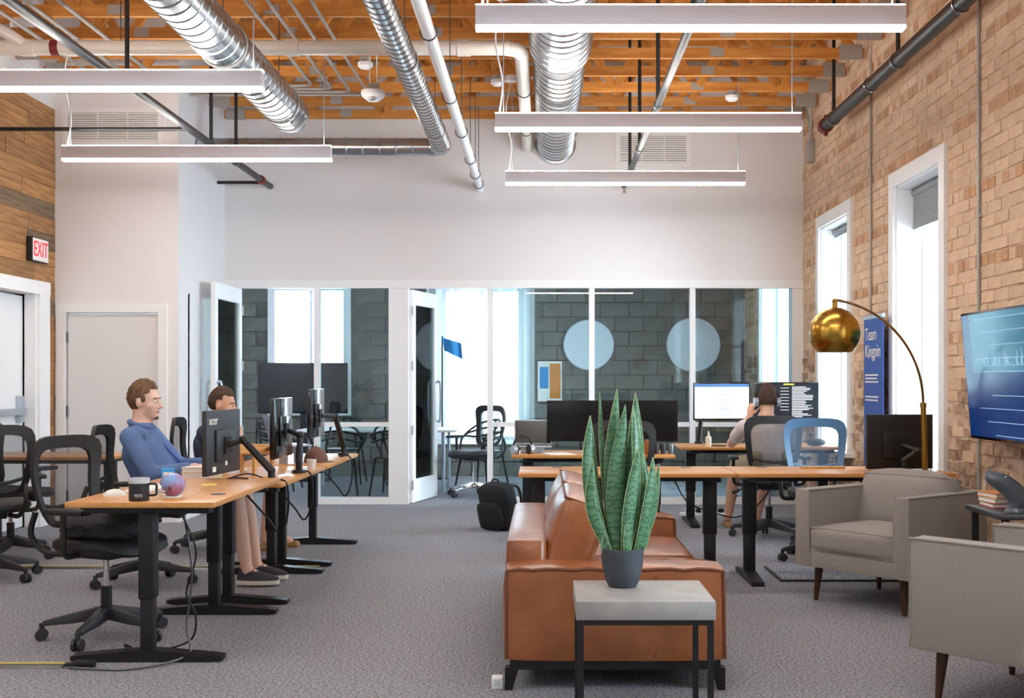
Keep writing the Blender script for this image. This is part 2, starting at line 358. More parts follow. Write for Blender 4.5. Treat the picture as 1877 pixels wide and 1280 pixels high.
# ---- glass partition to the meeting room
X = lambda px: (px-VX)/(F/YB)
y0, y1 = YB+.01, YB+.11
MU = [(BX, X(437)), (X(575), X(585)), (X(712), X(748)), (X(893), X(903)), (X(1080), X(1090)), (X(1265), X(1275)), (X(1453), XR+.02)]
b = B().bx(BX, XR+.02, y0-.015, y1, 2.343, 2.43)
gp = struct(b.ob('window_6', 'trim'))
for a, c in MU: B().bx(a, c, y0, y1, 0, 2.343).ob('mullion', 'trim', gp)
for a, c, rail in ((X(585), X(712), 1), (X(903), X(1080), 1), (X(1090), X(1265), 1), (X(1275), X(1453), 1)):
    B().bx(a, c, y0+.015, y1-.015, .84, .888).ob('rail', 'trim', gp); B().bx(a, c, y0, y1, 0, .075).ob('bottom_rail', 'trim', gp)
    B().bx(a, c, YB+.055, YB+.063, .888, 2.343).ob('pane', 'glass', gp); B().bx(a, c, YB+.055, YB+.063, .075, .84).ob('pane', 'glass', gp)
def glassdoor(i, hinge, ang, wd, side):
    """door leaf hinged at 'hinge', leaf runs along local +x"""
    e = struct(B().bx(0, .1, -.022, .022, .01, 2.33).bx(wd-.1, wd, -.022, .022, .01, 2.33).bx(.1, wd-.1, -.022, .022, 2.17, 2.33).bx(.1, wd-.1, -.022, .022, .01, .26).ob('door_%d' % i, 'trim', None, loc=hinge, rot=(0, 0, ang)))
    B().bx(.1, wd-.1, -.004, .004, .26, 2.17).ob('pane', 'glass', e)
    for s in (-1, 1): B().tube(bez([(wd-.05, s*.022, .88), (wd-.05, s*.07, .9), (wd-.05, s*.07, 1.3), (wd-.05, s*.022, 1.32)], 5), .012).ob('pull_handle', 'silver', e)
    for z in (.2, .8, 1.5, 2.1): B().cyl((-.008, side*.024, z-.05), (-.008, side*.024, z+.05), .012).ob('hinge', 'plate', e)
glassdoor(3, (X(437)+.01, YB+.03, 0), math.radians(-91), .98, 1)
glassdoor(4, (X(748)+.02, YB+.08, 0), math.radians(76), .82, -1)
struct(B().bx(XL, XL+.012, 5, LD0-.23, 0, .1).ob('baseboard_left', 'trim')); struct(B().bx(XR-.0, XR+.01, YB+.15, 13.0, 0, .1).ob('baseboard_right', 'trim'))
# ---- meeting room end wall of concrete blocks
CW = [(-3.76, -2.8, .95, 2.6), (-1.386, -.352, .55, 2.6)]
b = B(); xs = sorted({XL, XR+.3} | {c[0] for c in CW} | {c[1] for c in CW})
for a, c in zip(xs, xs[1:]):
    w = [q for q in CW if q[0] == a]
    if w: b.bx(a, c, YC+.015, YC+.2, 0, w[0][2]); b.bx(a, c, YC+.015, YC+.2, w[0][3], 2.75)
    else: b.bx(a, c, YC+.015, YC+.2, 0, 2.75)
wc = struct(b.ob('wall_far', 'block'))
bl = B().box((0, 0, 0), (.392, .05, .192)).mesh('block', 'block', False, .006)
for r in range(13):
    x = XL+.2+(.2 if r % 2 else 0)
    while x < XR-.1:
        z = .1+r*.203
        if not any(x+.2 > a-.02 and x-.2 < c+.02 and z+.1 > e-.02 and z-.1 < f+.02 for a, c, e, f in CW): link('block', bl, wc, (x, YC+.005+R.uniform(-.004, .004), z))
        x += .402
for i, (a, c, e, f) in enumerate(CW):
    w = struct(B().bx(a-.1, a, YC-.04, YC+.2, e-.1, f+.1).bx(c, c+.1, YC-.04, YC+.2, e-.1, f+.1).bx(a, c, YC-.04, YC+.2, f, f+.1).bx(a, c, YC-.04, YC+.2, e-.1, e).bx((a+c)/2-.02, (a+c)/2+.02, YC+.1, YC+.14, e, f).ob('window_%d' % (7+i), 'windowframe'))
    B().bx(a, c, YC+.118, YC+.124, e, f).ob('pane', 'clear', w)
# curtain in front of the second far window
rows = []
for k in range(61):
    x = -1.62+k*(1.5/60); rows.append([(x, YC-.16+.03*math.sin(k*.9)+.012*math.sin(k*2.3), 2.62), (x, YC-.16+.035*math.sin(k*.9+.2)+.015*math.sin(k*2.3), .52)])
c = thing('curtain', 'long white sheer curtain over the meeting room window', 'curtain'); B().loft(rows, False, False).ob('cloth', 'curtain', c); B().cyl((-1.7, YC-.16, 2.64), (-.05, YC-.16, 2.64), .012).cyl((-1.68, YC-.16, 2.64), (-1.68, YC-.16, 2.75), .01).cyl((-.07, YC-.16, 2.64), (-.07, YC-.16, 2.75), .01).ob('rod', 'silver', c)
MT['curtain'].node_tree.nodes['Principled BSDF'].inputs['Alpha'].default_value = .8
# ---- roof trusses
CH = {}
def truss(y, xl, lab):
    t = thing('roof_truss', lab, 'truss', (0, y, 0), group='wooden roof trusses over the office')
    key = round(xl, 2)
    if key not in CH:
        L = XR-xl-.04
        CH[key] = (B().box((0, 0, 0), (L, .04, .09)).mesh('bottom_chord', 'truss', False), B().box((0, 0, 0), (L, .04, .09)).mesh('top_chord', 'truss', False))
    cx = (xl+XR)/2; link('bottom_chord', CH[key][0], t, (cx, 0, ZC+.045)); link('top_chord', CH[key][1], t, (cx, 0, ZD-.06))
    x = xl+.12; up = True; i = 0
    while x+.42 < XR:
        ang = math.atan2(.62, .38)
        link('web', WEB, t, (x+.2, R.choice((-.012, .012)), (ZC+ZD)/2), (0, -ang if up else ang, 0)); x += .4; up = not up; i += 1
        if i % 3 == 0: link('plate', PLT, t, (x, -.024, ZC+.05)); 
    link('hanger', HNG, t, (XR-.14, -.026, ZC+.05)); link('hanger', HNG, t, (xl+.14, -.026, ZC+.05))
WEB = B().box((0, 0, 0), (.72, .036, .075)).mesh('web', 'truss', False); PLT = B().box((0, 0, 0), (.12, .004, .075)).mesh('plate', 'plate', False)
HNG = B().box((0, 0, 0), (.2, .012, .13)).box((0, -.006, .03), (.2, .006, .01)).box((0, -.006, -.03), (.2, .006, .01)).mesh('hanger', 'plate', False)
for k in range(17):
    y = 12.55-.585*k; truss(y, BX+.02 if y > BY else XL+.02, 'orange wooden roof truss with diagonal webs under the pale roof deck')
# ================= overhead: pendants, ducts, pipes
LZ = 3.21
def pendant():
    t = thing('pendant_light', 'x', 'light', group='linear pendant lights')
    h = 1.1; B().bx(-h, h, -.04, .04, -.05, .05).ob('housing', 'fixture', t, bevel=.003)
    B().bx(-h, h, -.036, .036, -.068, -.0505).ob('diffuser', 'diffuser', t); B().bx(-h, h, -.03, .03, .0505, .058).ob('upper_lens', 'diffuser', t)
    for s in (-1, 1): B().cyl((s*(h-.06), 0, .05), (s*(h-.06), 0, ZC-LZ), .004, n=6).ob('suspension_wire', 'silver', t)
    c = B().tube(bez([(-h+.03, .01, .05), (-h+.05, .03, .3), (-h+.0, .02, .6), (-h+.05, 0, ZC-LZ-.03)], 6), .007, 6).ob('power_cord', 'whitecable', t)
    B().cyl((-h+.05, 0, ZC-LZ-.05), (-h+.05, 0, ZC-LZ), .055).ob('canopy', 'trim', t)
    return t
p0 = pendant(); p0['label'] = 'white linear pendant hanging over the leather sofa'; p0.location = (.753, 6.03, LZ)
for x, y, l in ((.753, 8.455, 'white linear pendant over the front row of bamboo desks by the brick wall'), (.753, 10.795, 'white linear pendant beside the glass partition, nearest the wall vent'), (-2.84, 9.625, 'white linear pendant in front of the store room door'), (-2.84, 7.285, 'white linear pendant over the desk of the man in the blue shirt'),
                (.753, 3.775, 'white linear pendant over the near grey armchair and side table'), (-2.84, 4.945, 'white linear pendant over the empty near desk'), (.753, 1.2, 'white linear pendant over the open carpet by the brick wall'), (-2.84, 2.6, 'white linear pendant in the open floor by the plank wall')):
    dup(p0, l, (x, y, LZ))
def duct(pts_r, seam=.13, n=28, axis='y', x=0, z=0):
    """ribbed spiral duct along y: list of (y, r)"""
    prof = []
    for (ya, ra), (yb, rb) in zip(pts_r, pts_r[1:]):
        k = max(1, int(abs(yb-ya)/seam))
        for i in range(k):
            t0 = ya+(yb-ya)*i/k; r_ = ra+(rb-ra)*i/k
            prof += [(r_, t0), (r_+.005, t0+.004), (r_+.005, t0+.012), (r_, t0+.016)]
    prof.append((pts_r[-1][1], pts_r[-1][0]))
    return B().lathe(prof, n, M4.Translation((x, 0, z)) @ M4.Rotation(-PI/2, 4, 'X'))
def strap(t, x, y, z, r): zt = ZD-t.location.z; B().tube([(x+math.cos(a)*(r+.006), y, z+math.sin(a)*(r+.006)) for a in [2*PI*k/24 for k in range(24)]], .006, 5, True).ob('band', 'plate', t); B().cyl((x, y, z+r), (x, y, zt), .004, n=6).ob('hanger_rod', 'steeldark', t)
t = thing('air_duct', 'wide spiral steel duct with a capped end and side grille near the store room', 'duct', (-2.075, 0, 3.52))
duct([(3.0, .15), (9.64, .15)]).ob('duct_run', 'steel', t); B().lathe([(0, 9.67), (.12, 9.67), (.152, 9.64), (.156, 9.6), (.15, 9.58)], 28, M4.Rotation(-PI/2, 4, 'X')).ob('end_cap', 'steel', t)
g = B()
for k in range(7): g.box((.112, 9.3+k*.03, -.1), (.012, .012, .12), (0, .75, 0))
g.ob('side_grille', 'steeldark', t)
for y in (5.2, 7.6, 9.2): strap(t, 0, y, 0, .15)
t = thing('air_duct', 'narrow spiral steel duct that elbows towards the store room wall', 'duct', (-1.007, 0, 3.67))
duct([(3.0, .09), (11.58, .09)], .11).ob('duct_run', 'steel', t)
el = [(-.12*(1-math.cos(a)), 11.58+.12*math.sin(a), 0) for a in [PI/2*k/8 for k in range(9)]]
B().tube(el, .094, 24).ob('elbow', 'steel', t)
d2 = duct([(.12, .088), (2.43, .088)], .16).ob('branch_run', 'steel', t); d2.rotation_euler = (0, 0, PI/2); d2.location = (0, 11.7, 0)
for y in (6, 8.5, 10.9): strap(t, 0, y, 0, .09)
t = thing('air_duct', 'large spiral steel duct with a reducer running into the white end wall', 'duct', (.13, 0, 3.9))
duct([(3.0, .235), (8.9, .235)], .14).ob('wide_run', 'steel', t); duct([(8.9, .235), (9.2, .205)], .3).ob('reducer', 'steel', t); duct([(9.2, .205), (YB, .205)], .14).ob('narrow_run', 'steel', t)
B().tube([(math.cos(a)*.21, YB-.012, math.sin(a)*.21) for a in [2*PI*k/28 for k in range(28)]], .012, 6, True).ob('wall_collar', 'steel', t)
for y in (6.5, 10.0, 12): strap(t, 0, y, 0, .205)
t = thing('drain_pipe', 'cream plastic drain pipe crossing above the ducts with an elbow', 'pipe', (0, 0, 3.86))
B().tube(bez([(XL, 8.88, 0), (-2.5, 8.88, 0), (-.5, 8.88, 0), (-.27, 8.9, 0), (-.18, 9.0, 0), (-.17, 9.3, 0), (-.17, 11, 0), (-.17, YB, 0)], 8), .056, 16).ob('pipe_run', 'pvc', t)
for x in (-3.9, -3.55, -1.9, -.6): B().cyl((x-.05, 8.88, 0), (x+.05, 8.88, 0), .064).ob('coupling', 'pvc', t)
B().cyl((-4.25, 8.88, 0), (-4.17, 8.88, 0), .066).ob('warning_label', 'yellow', t); B().cyl((-3.72, 8.88, 0), (-3.66, 8.88, 0), .062).ob('clamp', 'redpaint', t)
B().tube(bez([(-3.9, 8.88, .0), (-4.05, 8.8, .1), (-4.25, 8.75, .16), (XL+.01, 8.75, .17)], 6), .045, 14).ob('branch', 'pvc', t)
for y in (10.2, 11.8): B().tube([(-.17+math.cos(a)*.06, y, math.sin(a)*.06) for a in [2*PI*k/16 for k in range(16)]], .005, 5, True).ob('clamp', 'steeldark', t)
for x in (-3.2, -1.2): B().cyl((x, 8.88, .05), (x, 8.88, ZD-3.86), .004, n=6).ob('hanger_rod', 'steeldark', t)
t = thing('conduit_pipe', 'white painted pipe with ring hangers running to the end wall', 'pipe', (-.685, 0, 3.42))
B().cyl((0, 3, 0), (0, YB, 0), .04).ob('pipe_run', 'trim', t)
for y in (7, 8.6, 9.8, 11, 11.8, 12.4):
    B().tube([(math.cos(a)*.05, y, math.sin(a)*.05) for a in [2*PI*k/16 for k in range(16)]], .005, 5, True).ob('ring_hanger', 'steeldark', t); B().cyl((0, y, .05), (0, y, ZD-3.42), .004, n=6).ob('hanger_rod', 'steeldark', t)
def sprinkler(label, x, z, y0, y1, r, hang, arms=()):
    t = thing('sprinkler_pipe', label, 'pipe', (x, 0, z)); B().cyl((0, y0, 0), (0, y1, 0), r).ob('pipe_run', 'darkpipe', t)
    for y in hang: B().cyl((0, y, r), (0, y, ZD-z), .016).ob('drop_rod', 'black', t); B().cyl((0, y-.02, 0), (0, y+.02, 0), r+.008).ob('coupling', 'steeldark', t)
    for y, dx in arms: B().cyl((0, y, 0), (dx, y, 0), .017).ob('arm', 'black', t)
    return t
t = sprinkler('thin dark sprinkler pipe with cross arms over the left desks', -2.946, 3.436, 3, YB-.03, .032, (6.3, 8.3, 10.4, 11.24), ((9.77, -1.66), (12.4, -.5)))
B().cyl((0, 12.2, 0), (0, 12.28, 0), .045).ob('red_coupling', 'redpaint', t)
t = sprinkler('thin dark sprinkler pipe running between the wide duct and brick wall', .87, 3.436, 3, YB-.05, .028, (6.8, 8.9, 10.6, 11.8)); B().cyl((0, YB-.06, -.07), (0, YB-.06, 0), .012).cyl((0, YB-.06, -.075), (0, YB-.06, -.06), .022).ob('sprinkler_head', 'chrome', t)
t = sprinkler('thick dark sprinkler main along the brick wall ending in a red coupling', 2.6, 3.69, 3, 10.76, .055, (8.6, 10.5)); B().cyl((0, 10.76, 0), (0, 10.86, 0), .068).box((0, 10.8, .07), (.03, .04, .05)).box((0, 10.8, -.07), (.03, .04, .05)).ob('red_coupling', 'redpaint', t)
for y in (7.3, 9.3): B().tube([(math.cos(a)*.06, y, math.sin(a)*.06) for a in [2*PI*k/16 for k in range(16)]], .006, 5, True).ob('ring_hanger', 'chrome', t); B().cyl((0, y, .05), (0, y, ZD-3.69), .005, n=6).ob('hanger_rod', 'plate', t)
# thin electrical conduits under the trusses
for i, x in enumerate((-2.18, -2.02, -1.86, -1.70)):
    o = B().tube([(x, 4, 0)]+[(x-.08+.08*math.cos(a), 10.98+.12*i+.08*math.sin(a), 0) for a in [PI/2*q/6 for q in range(7)]]+[(BX+.01, 11.06+.12*i, 0)], .014, 8).ob('electrical_conduit', 'plate'); o.location = (0, 0, ZC-.02); tag(o, 'thin grey conduit bending left above the narrow duct', 'conduit', 'grey conduits under the trusses')
for x in (-3.55, -3.8, -4.1):
    o = B().cyl((x, 4, 0), (x, BY, 0), .016).ob('electrical_conduit', 'plate'); o.location = (0, 0, ZC-.02); tag(o, 'straight grey conduit under the trusses beside the plank wall', 'conduit', 'straight conduits by the plank wall')
t = thing('water_pipe', 'white water pipes with blue valve under the trusses', 'pipe', (0, 0, 3.95))
for dy, z in ((0, 0.06), (.16, 0)): B().tube(bez([(-1.98, 7.6+dy, .19), (-1.98, 7.6+dy, z+.05), (-1.93, 7.6+dy, z), (-1.4, 7.6+dy, z), (-1.16, 7.6+dy, z)], 6), .025, 12).ob('pipe_run', 'pvc', t); B().cyl((-1.62, 7.6+dy, z), (-1.5, 7.6+dy, z), .036).ob('valve_body', 'pvc', t)
B().box((-1.56, 7.6, .11), (.09, .03, .02)).ob('valve_handle', 'bluebanner', t, bevel=.004)
for x, y in ((-1.55, 10.2), (-.42, 10.795), (1.83, 11.38)):
    t = thing('smoke_detector', {-1.55: 'round white ceiling box beside the wide duct end', -.42: 'round white ceiling box beside the cream drain pipe', 1.83: 'round white detector below the last trusses by the brick wall'}[x], 'detector', (x, y, ZC-.07)); B().lathe([(0, -.02), (.04, -.02), (.065, .0), (.065, .03), (0, .03)], 20).ob('cover', 'trim', t); B().cyl((0, 0, .03), (0, 0, .075), .05).ob('mount', 'plate', t)
t = thing('emergency_light', 'white dome emergency light hanging below the grey conduits', 'light', (-1.45, 10.0, 3.78)); B().lathe([(0, -.06), (.05, -.055), (.095, -.02), (.105, .01), (.1, .03), (0, .03)], 24).ob('dome', 'trim', t); B().box((0, 0, .06), (.1, .08, .06)).ob('box', 'plate', t, bevel=.005); B().sph((0, -.05, -.045), (.04, .035, .02)).ob('lens', 'chrome', t); B().cyl((-.03, 0, .08), (-.03, 0, ZC-3.78+.02), .005, n=6).cyl((.03, 0, .08), (.03, 0, ZC-3.78+.02), .005, n=6).ob('suspension_wire', 'whitecable', t)
# grilles, exit sign
def grille(label, x0, x1, y, z0, z1, n):
    t = thing('wall_vent', label, 'vent', (0, y, 0)); f = .05
    B().bx(x0-f, x1+f, -.015, 0, z1, z1+f).bx(x0-f, x1+f, -.015, 0, z0-f, z0).bx(x0-f, x0, -.015, 0, z0, z1).bx(x1, x1+f, -.015, 0, z0, z1).bx(x0+(x1-x0)/3-.006, x0+(x1-x0)/3+.006, -.014, 0, z0, z1).bx(x0+(x1-x0)*2/3-.006, x0+(x1-x0)*2/3+.006, -.014, 0, z0, z1).ob('frame', 'trim', t)
    B().bx(x0, x1, -.002, 0, z0, z1).ob('backing', 'plate', t); b = B()
    for k in range(n): b.box(((x0+x1)/2, -.008, z0+(k+.5)*(z1-z0)/n), (x1-x0, .014, (z1-z0)/n*.5), (.5, 0, 0))
    b.ob('slats', 'trim', t, False)['kind'] = 'stuff'
grille('white louvred vent high on the store room wall', -4.49, -3.64, BY, 3.61, 3.87, 13)
grille('white louvred vent on the end wall beside the wide duct', X(1137), X(1258), YB, 1.34+400/169.4, 1.34+448/169.4, 12)
t = thing('exit_sign', 'lit red EXIT sign on the plank wall above the exit door', 'sign', (XL+.024, 10.62, 2.52)); B().bx(0, .05, -.17, .17, -.11, .11).ob('case', 'black', t, bevel=.004); B().bx(.05, .054, -.155, .165, -.1, .1).ob('face', 'exitface', t)
text('lettering', 'EXIT', 'exitred', t, M4.Translation((.056, .005, 0)) @ M4.Rotation(PI/2, 4, 'Z') @ M4.Rotation(PI/2, 4, 'X') @ M4.Diagonal((.85, 1.15, 1, 1)), .17)
# conduits and box on the brick wall
for y, z0, z1, l in ((10.03, .75, 4.1, 'thin grey conduit running down the brick between the two windows'), (7.54, .2, 4.8, 'thin grey conduit running down the brick behind the television')):
    t = thing('wall_conduit', l, 'conduit', (XR-.012, y, 0)); B().cyl((0, 0, z0), (0, 0, z1), .011).ob('pipe_run', 'plate', t)
    for z in (1.2, 2.4, 3.3): B().box((.004, 0, z), (.02, .05, .02)).ob('strap', 'plate', t)
t = thing('junction_box', 'grey junction box with conduits high in the brick corner', 'electrical box', (XR-.035, 12.2, 3.72)); B().box((0, 0, 0), (.07, .12, .22)).ob('box', 'plate', t, bevel=.004)
for k, dy in enumerate((-.03, .03)): B().tube(bez([(0, dy, .11), (0, dy, .3), (-.02, dy*3, .45), (-.03, dy*4, .58)], 5), .012, 8).ob('conduit', 'plate', t)
# ================= furniture
def rrect(w, h, r, n=5):      # rounded rectangle outline, centred
    out = []
    for cx, cy, a0 in ((w/2-r, h/2-r, 0), (-w/2+r, h/2-r, PI/2), (-w/2+r, -h/2+r, PI), (w/2-r, -h/2+r, 1.5*PI)):
        out += [(cx+r*math.cos(a0+PI/2*k/n), cy+r*math.sin(a0+PI/2*k/n)) for k in range(n+1)]
    return out
def office_chair(label, frame='chairblack', mesh='meshblack', group='swivel chairs'):
    """faces local +y, hub on the floor at the origin"""
    t = thing('office_chair', label, 'chair', group=group)
    for k in range(5):
        a = 2*PI*k/5+.3; c, s = math.cos(a), math.sin(a)
        sec = lambda r, w, z0, z1: [(r*c-w*s, r*s+w*c, z0), (r*c+w*s, r*s-w*c, z0), (r*c+w*.7*s, r*s-w*.7*c, z1), (r*c-w*.7*s, r*s+w*.7*c, z1)]
        B().loft([sec(.03, .032, .1, .165), sec(.16, .028, .085, .135), sec(.31, .02, .075, .1)]).ob('base_arm', 'plastic', t, bevel=.004)
        w = B(); x, y = .315*c, .315*s
        for d in (-.016, .016): w.cyl((x-(d-.009)*s, y+(d-.009)*c, .03), (x-(d+.009)*s, y+(d+.009)*c, .03), .03)
        w.cyl((x, y, .03), (x, y, .09), .013); w.ob('caster', 'plastic', t)
    B().cyl((0, 0, .1), (0, 0, .27), .028).ob('gas_sleeve', 'black', t); B().cyl((0, 0, .27), (0, 0, .43), .015).ob('gas_piston', 'chrome', t)
    B().box((0, -.02, .44), (.17, .24, .045)).ob('mechanism', 'black', t, bevel=.01)
    B().tube([(-.08, .03, .43), (-.2, .03, .42), (-.27, .03, .4)], .006).cyl((-.25, .03, .405), (-.31, .03, .38), .014).ob('lever', 'black', t)
    # seat
    n = 28; rings = []
    for z, k in ((.455, .8), (.462, .93), (.485, 1), (.51, .985), (.525, .9), (.53, .6), (.531, .2)):
        r = []
        for i in range(n):
            a = 2*PI*i/n; u, v = math.cos(a), math.sin(a); q = (abs(u)**4+abs(v)**4)**-.25
            x, y = u*q*.245*k, v*q*.24*k+.03
            r.append((x, y, z-(.03*max(0, (y-.15)/.12)**2 if y > .15 else 0)+(.012*(x/.24)**2)))
        rings.append(r)
    B().loft(rings).ob('seat', 'chairblack', t)
    # back: curved frame with open mesh
    def S(u, v, dy=0):
        w = .43+.07*math.sin(v*PI*.55)-.05*(1-v)
        return V((u*w/2, -.235-.05*v-.05*math.sin(v*PI)+.045*u*u+dy, .57+.48*v))
    N = 40; outer, inner = [], []
    for i in range(N):
        a = 2*PI*i/N; c, s = math.cos(a), math.sin(a); q = (abs(c)**5+abs(s)**5)**-.2
        u, v = c*q, (s*q+1)/2; outer.append((u, v)); inner.append((u*.79, .07+v*.79 if v < .5 else .07+v*.79))
    fb = B(); rg = [[S(u, v, d) for u, v in loop] for loop, d in ((outer, .012), (outer, -.014), (inner, -.012), (inner, .01))]
    fb.loft(rg+[rg[0]], False); bmesh.ops.remove_doubles(fb.b, verts=fb.b.verts, dist=1e-5)
    fb.ob('back_frame', frame, t)
    g = B(); gr = []
    for j in range(9): gr.append([S(-.8+1.6*i/8, .08+.79*j/8) for i in range(9)])
    g.loft(gr, False, False).ob('back_mesh', mesh, t)
    B().tube([S(-.75, .26, -.03), S(-.4, .22, -.045), S(0, .2, -.05), S(.4, .22, -.045), S(.75, .26, -.03)], .012).ob('lumbar_bar', frame, t)
    for s in (-1, 1):
        B().tube(bez([(s*.1, -.12, .44), (s*.14, -.27, .45), (s*.17, -.34, .54), (s*.17, -.31, .66)], 6), .016).ob('back_bracket', 'black', t)
        B().tube(bez([(s*.2, .0, .455), (s*.29, .0, .47), (s*.3, .0, .6), (s*.3, .0, .67)], 6), .015).ob('arm_post', 'black', t)
        B().cushion((s*.3, .02, .685), (.07, .25, .026), puff=.004, n=4).ob('arm_pad', 'black', t)
    return t
c0 = office_chair('black mesh swivel chair pushed under the empty near desk, a bag on its seat'); c0.location = (-2.28, 6.12, 0); c0.rotation_euler = (0, 0, -PI/2-.38)
dup(c0, 'black mesh swivel chair of the man in the blue shirt', (-2.63, 7.72, 0), -PI/2+.08)
dup(c0, 'black mesh swivel chair of the man in the dark tee', (-2.62, 9.3, 0), -PI/2+.1)
dup(c0, 'black mesh swivel chair before the small desk at the exit door', (-4.02, 8.85, 0), -.45)
dup(c0, 'black mesh swivel chair beside the plank wall, closest to the floor strip', (-3.72, 7.9, 0), .55)
dup(c0, 'black mesh swivel chair of the man with headphones', (1.92, 9.98, 0), -.06)
dup(c0, 'black mesh swivel chair behind the snake plant and bamboo desk', (.56, 8.85, 0), .1)
blue = office_chair('mesh swivel chair with blue daylight sheen painted in, behind the bamboo desk by the window', 'chairdaytint', 'meshdaytint'); blue.location = (2.08, 8.78, 0); blue.rotation_euler = (0, 0, PI-.05)
# ---- sit-stand desks
def desk(label, L, dp, z, loc, rz, group='bamboo sit-stand desks', grom=(.32,)):
    """length along local x, depth along local y, centred"""
    t = thing('desk', label, 'desk', loc, rz, group)
    B().bx(-L/2, L/2, -dp/2, dp/2, z-.026, z).ob('desk_top', 'desk', t, bevel=.003)
    for gx in grom: B().cyl((gx, dp/2-.09, z), (gx, dp/2-.09, z+.003), .038, n=20).ob('grommet', 'steeldark', t)
    B().bx(-L/2+.16, L/2-.16, -.03, .03, z-.075, z-.035).ob('crossbar', 'blackmetal', t)
    for s in (-1, 1):
        x = s*(L/2-.13)
        B().box((x, 0, z-.045), (.075, dp-.1, .035)).ob('top_bracket', 'blackmetal', t, bevel=.004)
        c = B().bx(x-.045, x+.045, -.035, .035, .3, z-.06).ob('leg', 'blackmetal', t, bevel=.004)
        B().bx(x-.038, x+.038, -.028, .028, .05, .3).ob('inner_tube', 'blackmetal', c, bevel=.003)
        w = .04; f = dp/2+.01
        B().loft([[(x-w, y, z0), (x+w, y, z0), (x+w, y, z1), (x-w, y, z1)] for y, z0, z1 in ((-f, .008, .028), (-f+.05, .0, .034), (-.05, .0, .056), (.05, .0, .056), (f-.05, .0, .034), (f, .008, .028))]).ob('foot', 'blackmetal', t)
    return t
DZ1, DZ2 = .77, .735
LX = -1.89
desk('raised bamboo desk holding the black mug and small blue helmet', 1.39, .70, DZ1, (LX, 6.18, 0), -PI/2, grom=(.3,))
desk('bamboo desk of the man in the blue shirt', 1.38, .70, DZ2, (LX, 7.6, 0), -PI/2, grom=(-.5,))
desk('bamboo desk of the man in the dark tee, with the brown cap', 1.40, .70, DZ2, (LX, 9.05, 0), -PI/2, grom=(-.5,))
desk('bamboo desk behind the sofa with a bare top', 1.42, .65, DZ2, (.547, 7.95, 0), 0, grom=(-.45, .45))
desk('bamboo desk by the window holding the monitor seen from behind', 1.42, .65, DZ2, (1.975, 7.95, 0), 0, grom=(-.45,))
desk('bamboo desk with the very wide monitor before the glass partition', 1.33, .7, DZ2, (.405, 9.86, 0), 0)
desk('bamboo desk of the man with headphones', 1.5, .7, DZ2, (2.0, 11.01, 0), 0)
desk('small wooden desk in front of the exit door', 1.2, .65, DZ2, (-4.02, 9.62, 0), 0)
# ---- leather sofa: faces +x, runs along y
SX0, SX1, SY0, SY1 = -.165, .785, 5.05, 7.2
t = thing('sofa', 'tan leather sofa with stitched cushions and black wooden base', 'sofa', (0, 0, 0))
def seamline(par, pts, r=.008): B().tube(pts, r, 6).ob('seam', 'seam', par)
def pillow(par, name, c, d, rot=None, puff=.04, mt='leather'):
    o = B().cushion((0, 0, 0), d, None, puff, 12).ob(name, mt, par, loc=c, rot=rot)
    x, y, z = [q/2*.985 for q in d]
    for zz in (z, -z):
        B().tube([(-x, -y, zz), (x, -y, zz), (x, y, zz), (-x, y, zz)], .007, 6, True).ob('piping', 'seam' if mt == 'leather' else mt, o)
    return o
B().bx(SX0+.02, SX1-.02, SY0+.02, SY1-.02, .09, .135).ob('base_frame', 'black', t)
for x, y, dx in ((SX0+.03, SY0+.04, .02), (SX1-.03, SY0+.04, -.02), (SX0+.03, SY1-.04, .02), (SX1-.03, SY1-.04, -.02)):
    B().loft([[(x+dx*k-w, y-w, z), (x+dx*k+w, y-w, z), (x+dx*k+w, y+w, z), (x+dx*k-w, y+w, z)] for z, w, k in ((0, .016, -.8), (.1, .03, 0))]).ob('leg', 'black', t)
AW = .25
for y0, y1 in ((SY0, SY0+AW), (SY1-AW, SY1)):
    a = B().cushion(((SX0+SX1)/2, (y0+y1)/2, .33), (SX1-SX0, AW, .4), puff=.012, n=10).ob('arm', 'leather', t)
    for yy in (y0+.004, y1-.004): seamline(a, [(SX0+.006, yy, .14), (SX0+.01, yy, .52)]+[(SX0+(SX1-SX0)*k/16, yy, .525+.004*math.sin(k*2.3)) for k in range(1, 16)]+[(SX1-.01, yy, .52), (SX1-.004, yy, .14)], .009)
    seamline(a, [(SX1-.3, y0-.004, .15), (SX1-.3, y0-.006, .5)], .003)
B().cushion((SX0+.09, (SY0+SY1)/2, .37), (.18, SY1-SY0-2*AW+.02, .5), puff=.02, n=12).ob('back_rest', 'leather', t)
B().bx(SX0+.04, SX1-.04, SY0+AW, SY1-AW, .135, .27).ob('seat_box', 'leather', t)
sl = (SY1-SY0-2*AW)/2
for k in (0, 1):
    yc = SY0+AW+sl*(k+.5)
    pillow(t, 'seat_cushion', (SX0+.18+.385, yc, .345), (.77, sl-.01, .15), puff=.025)
    pillow(t, 'back_cushion', (SX0+.285, yc, .555), (.2, sl-.02, .48), (0, .32, 0), puff=.03)
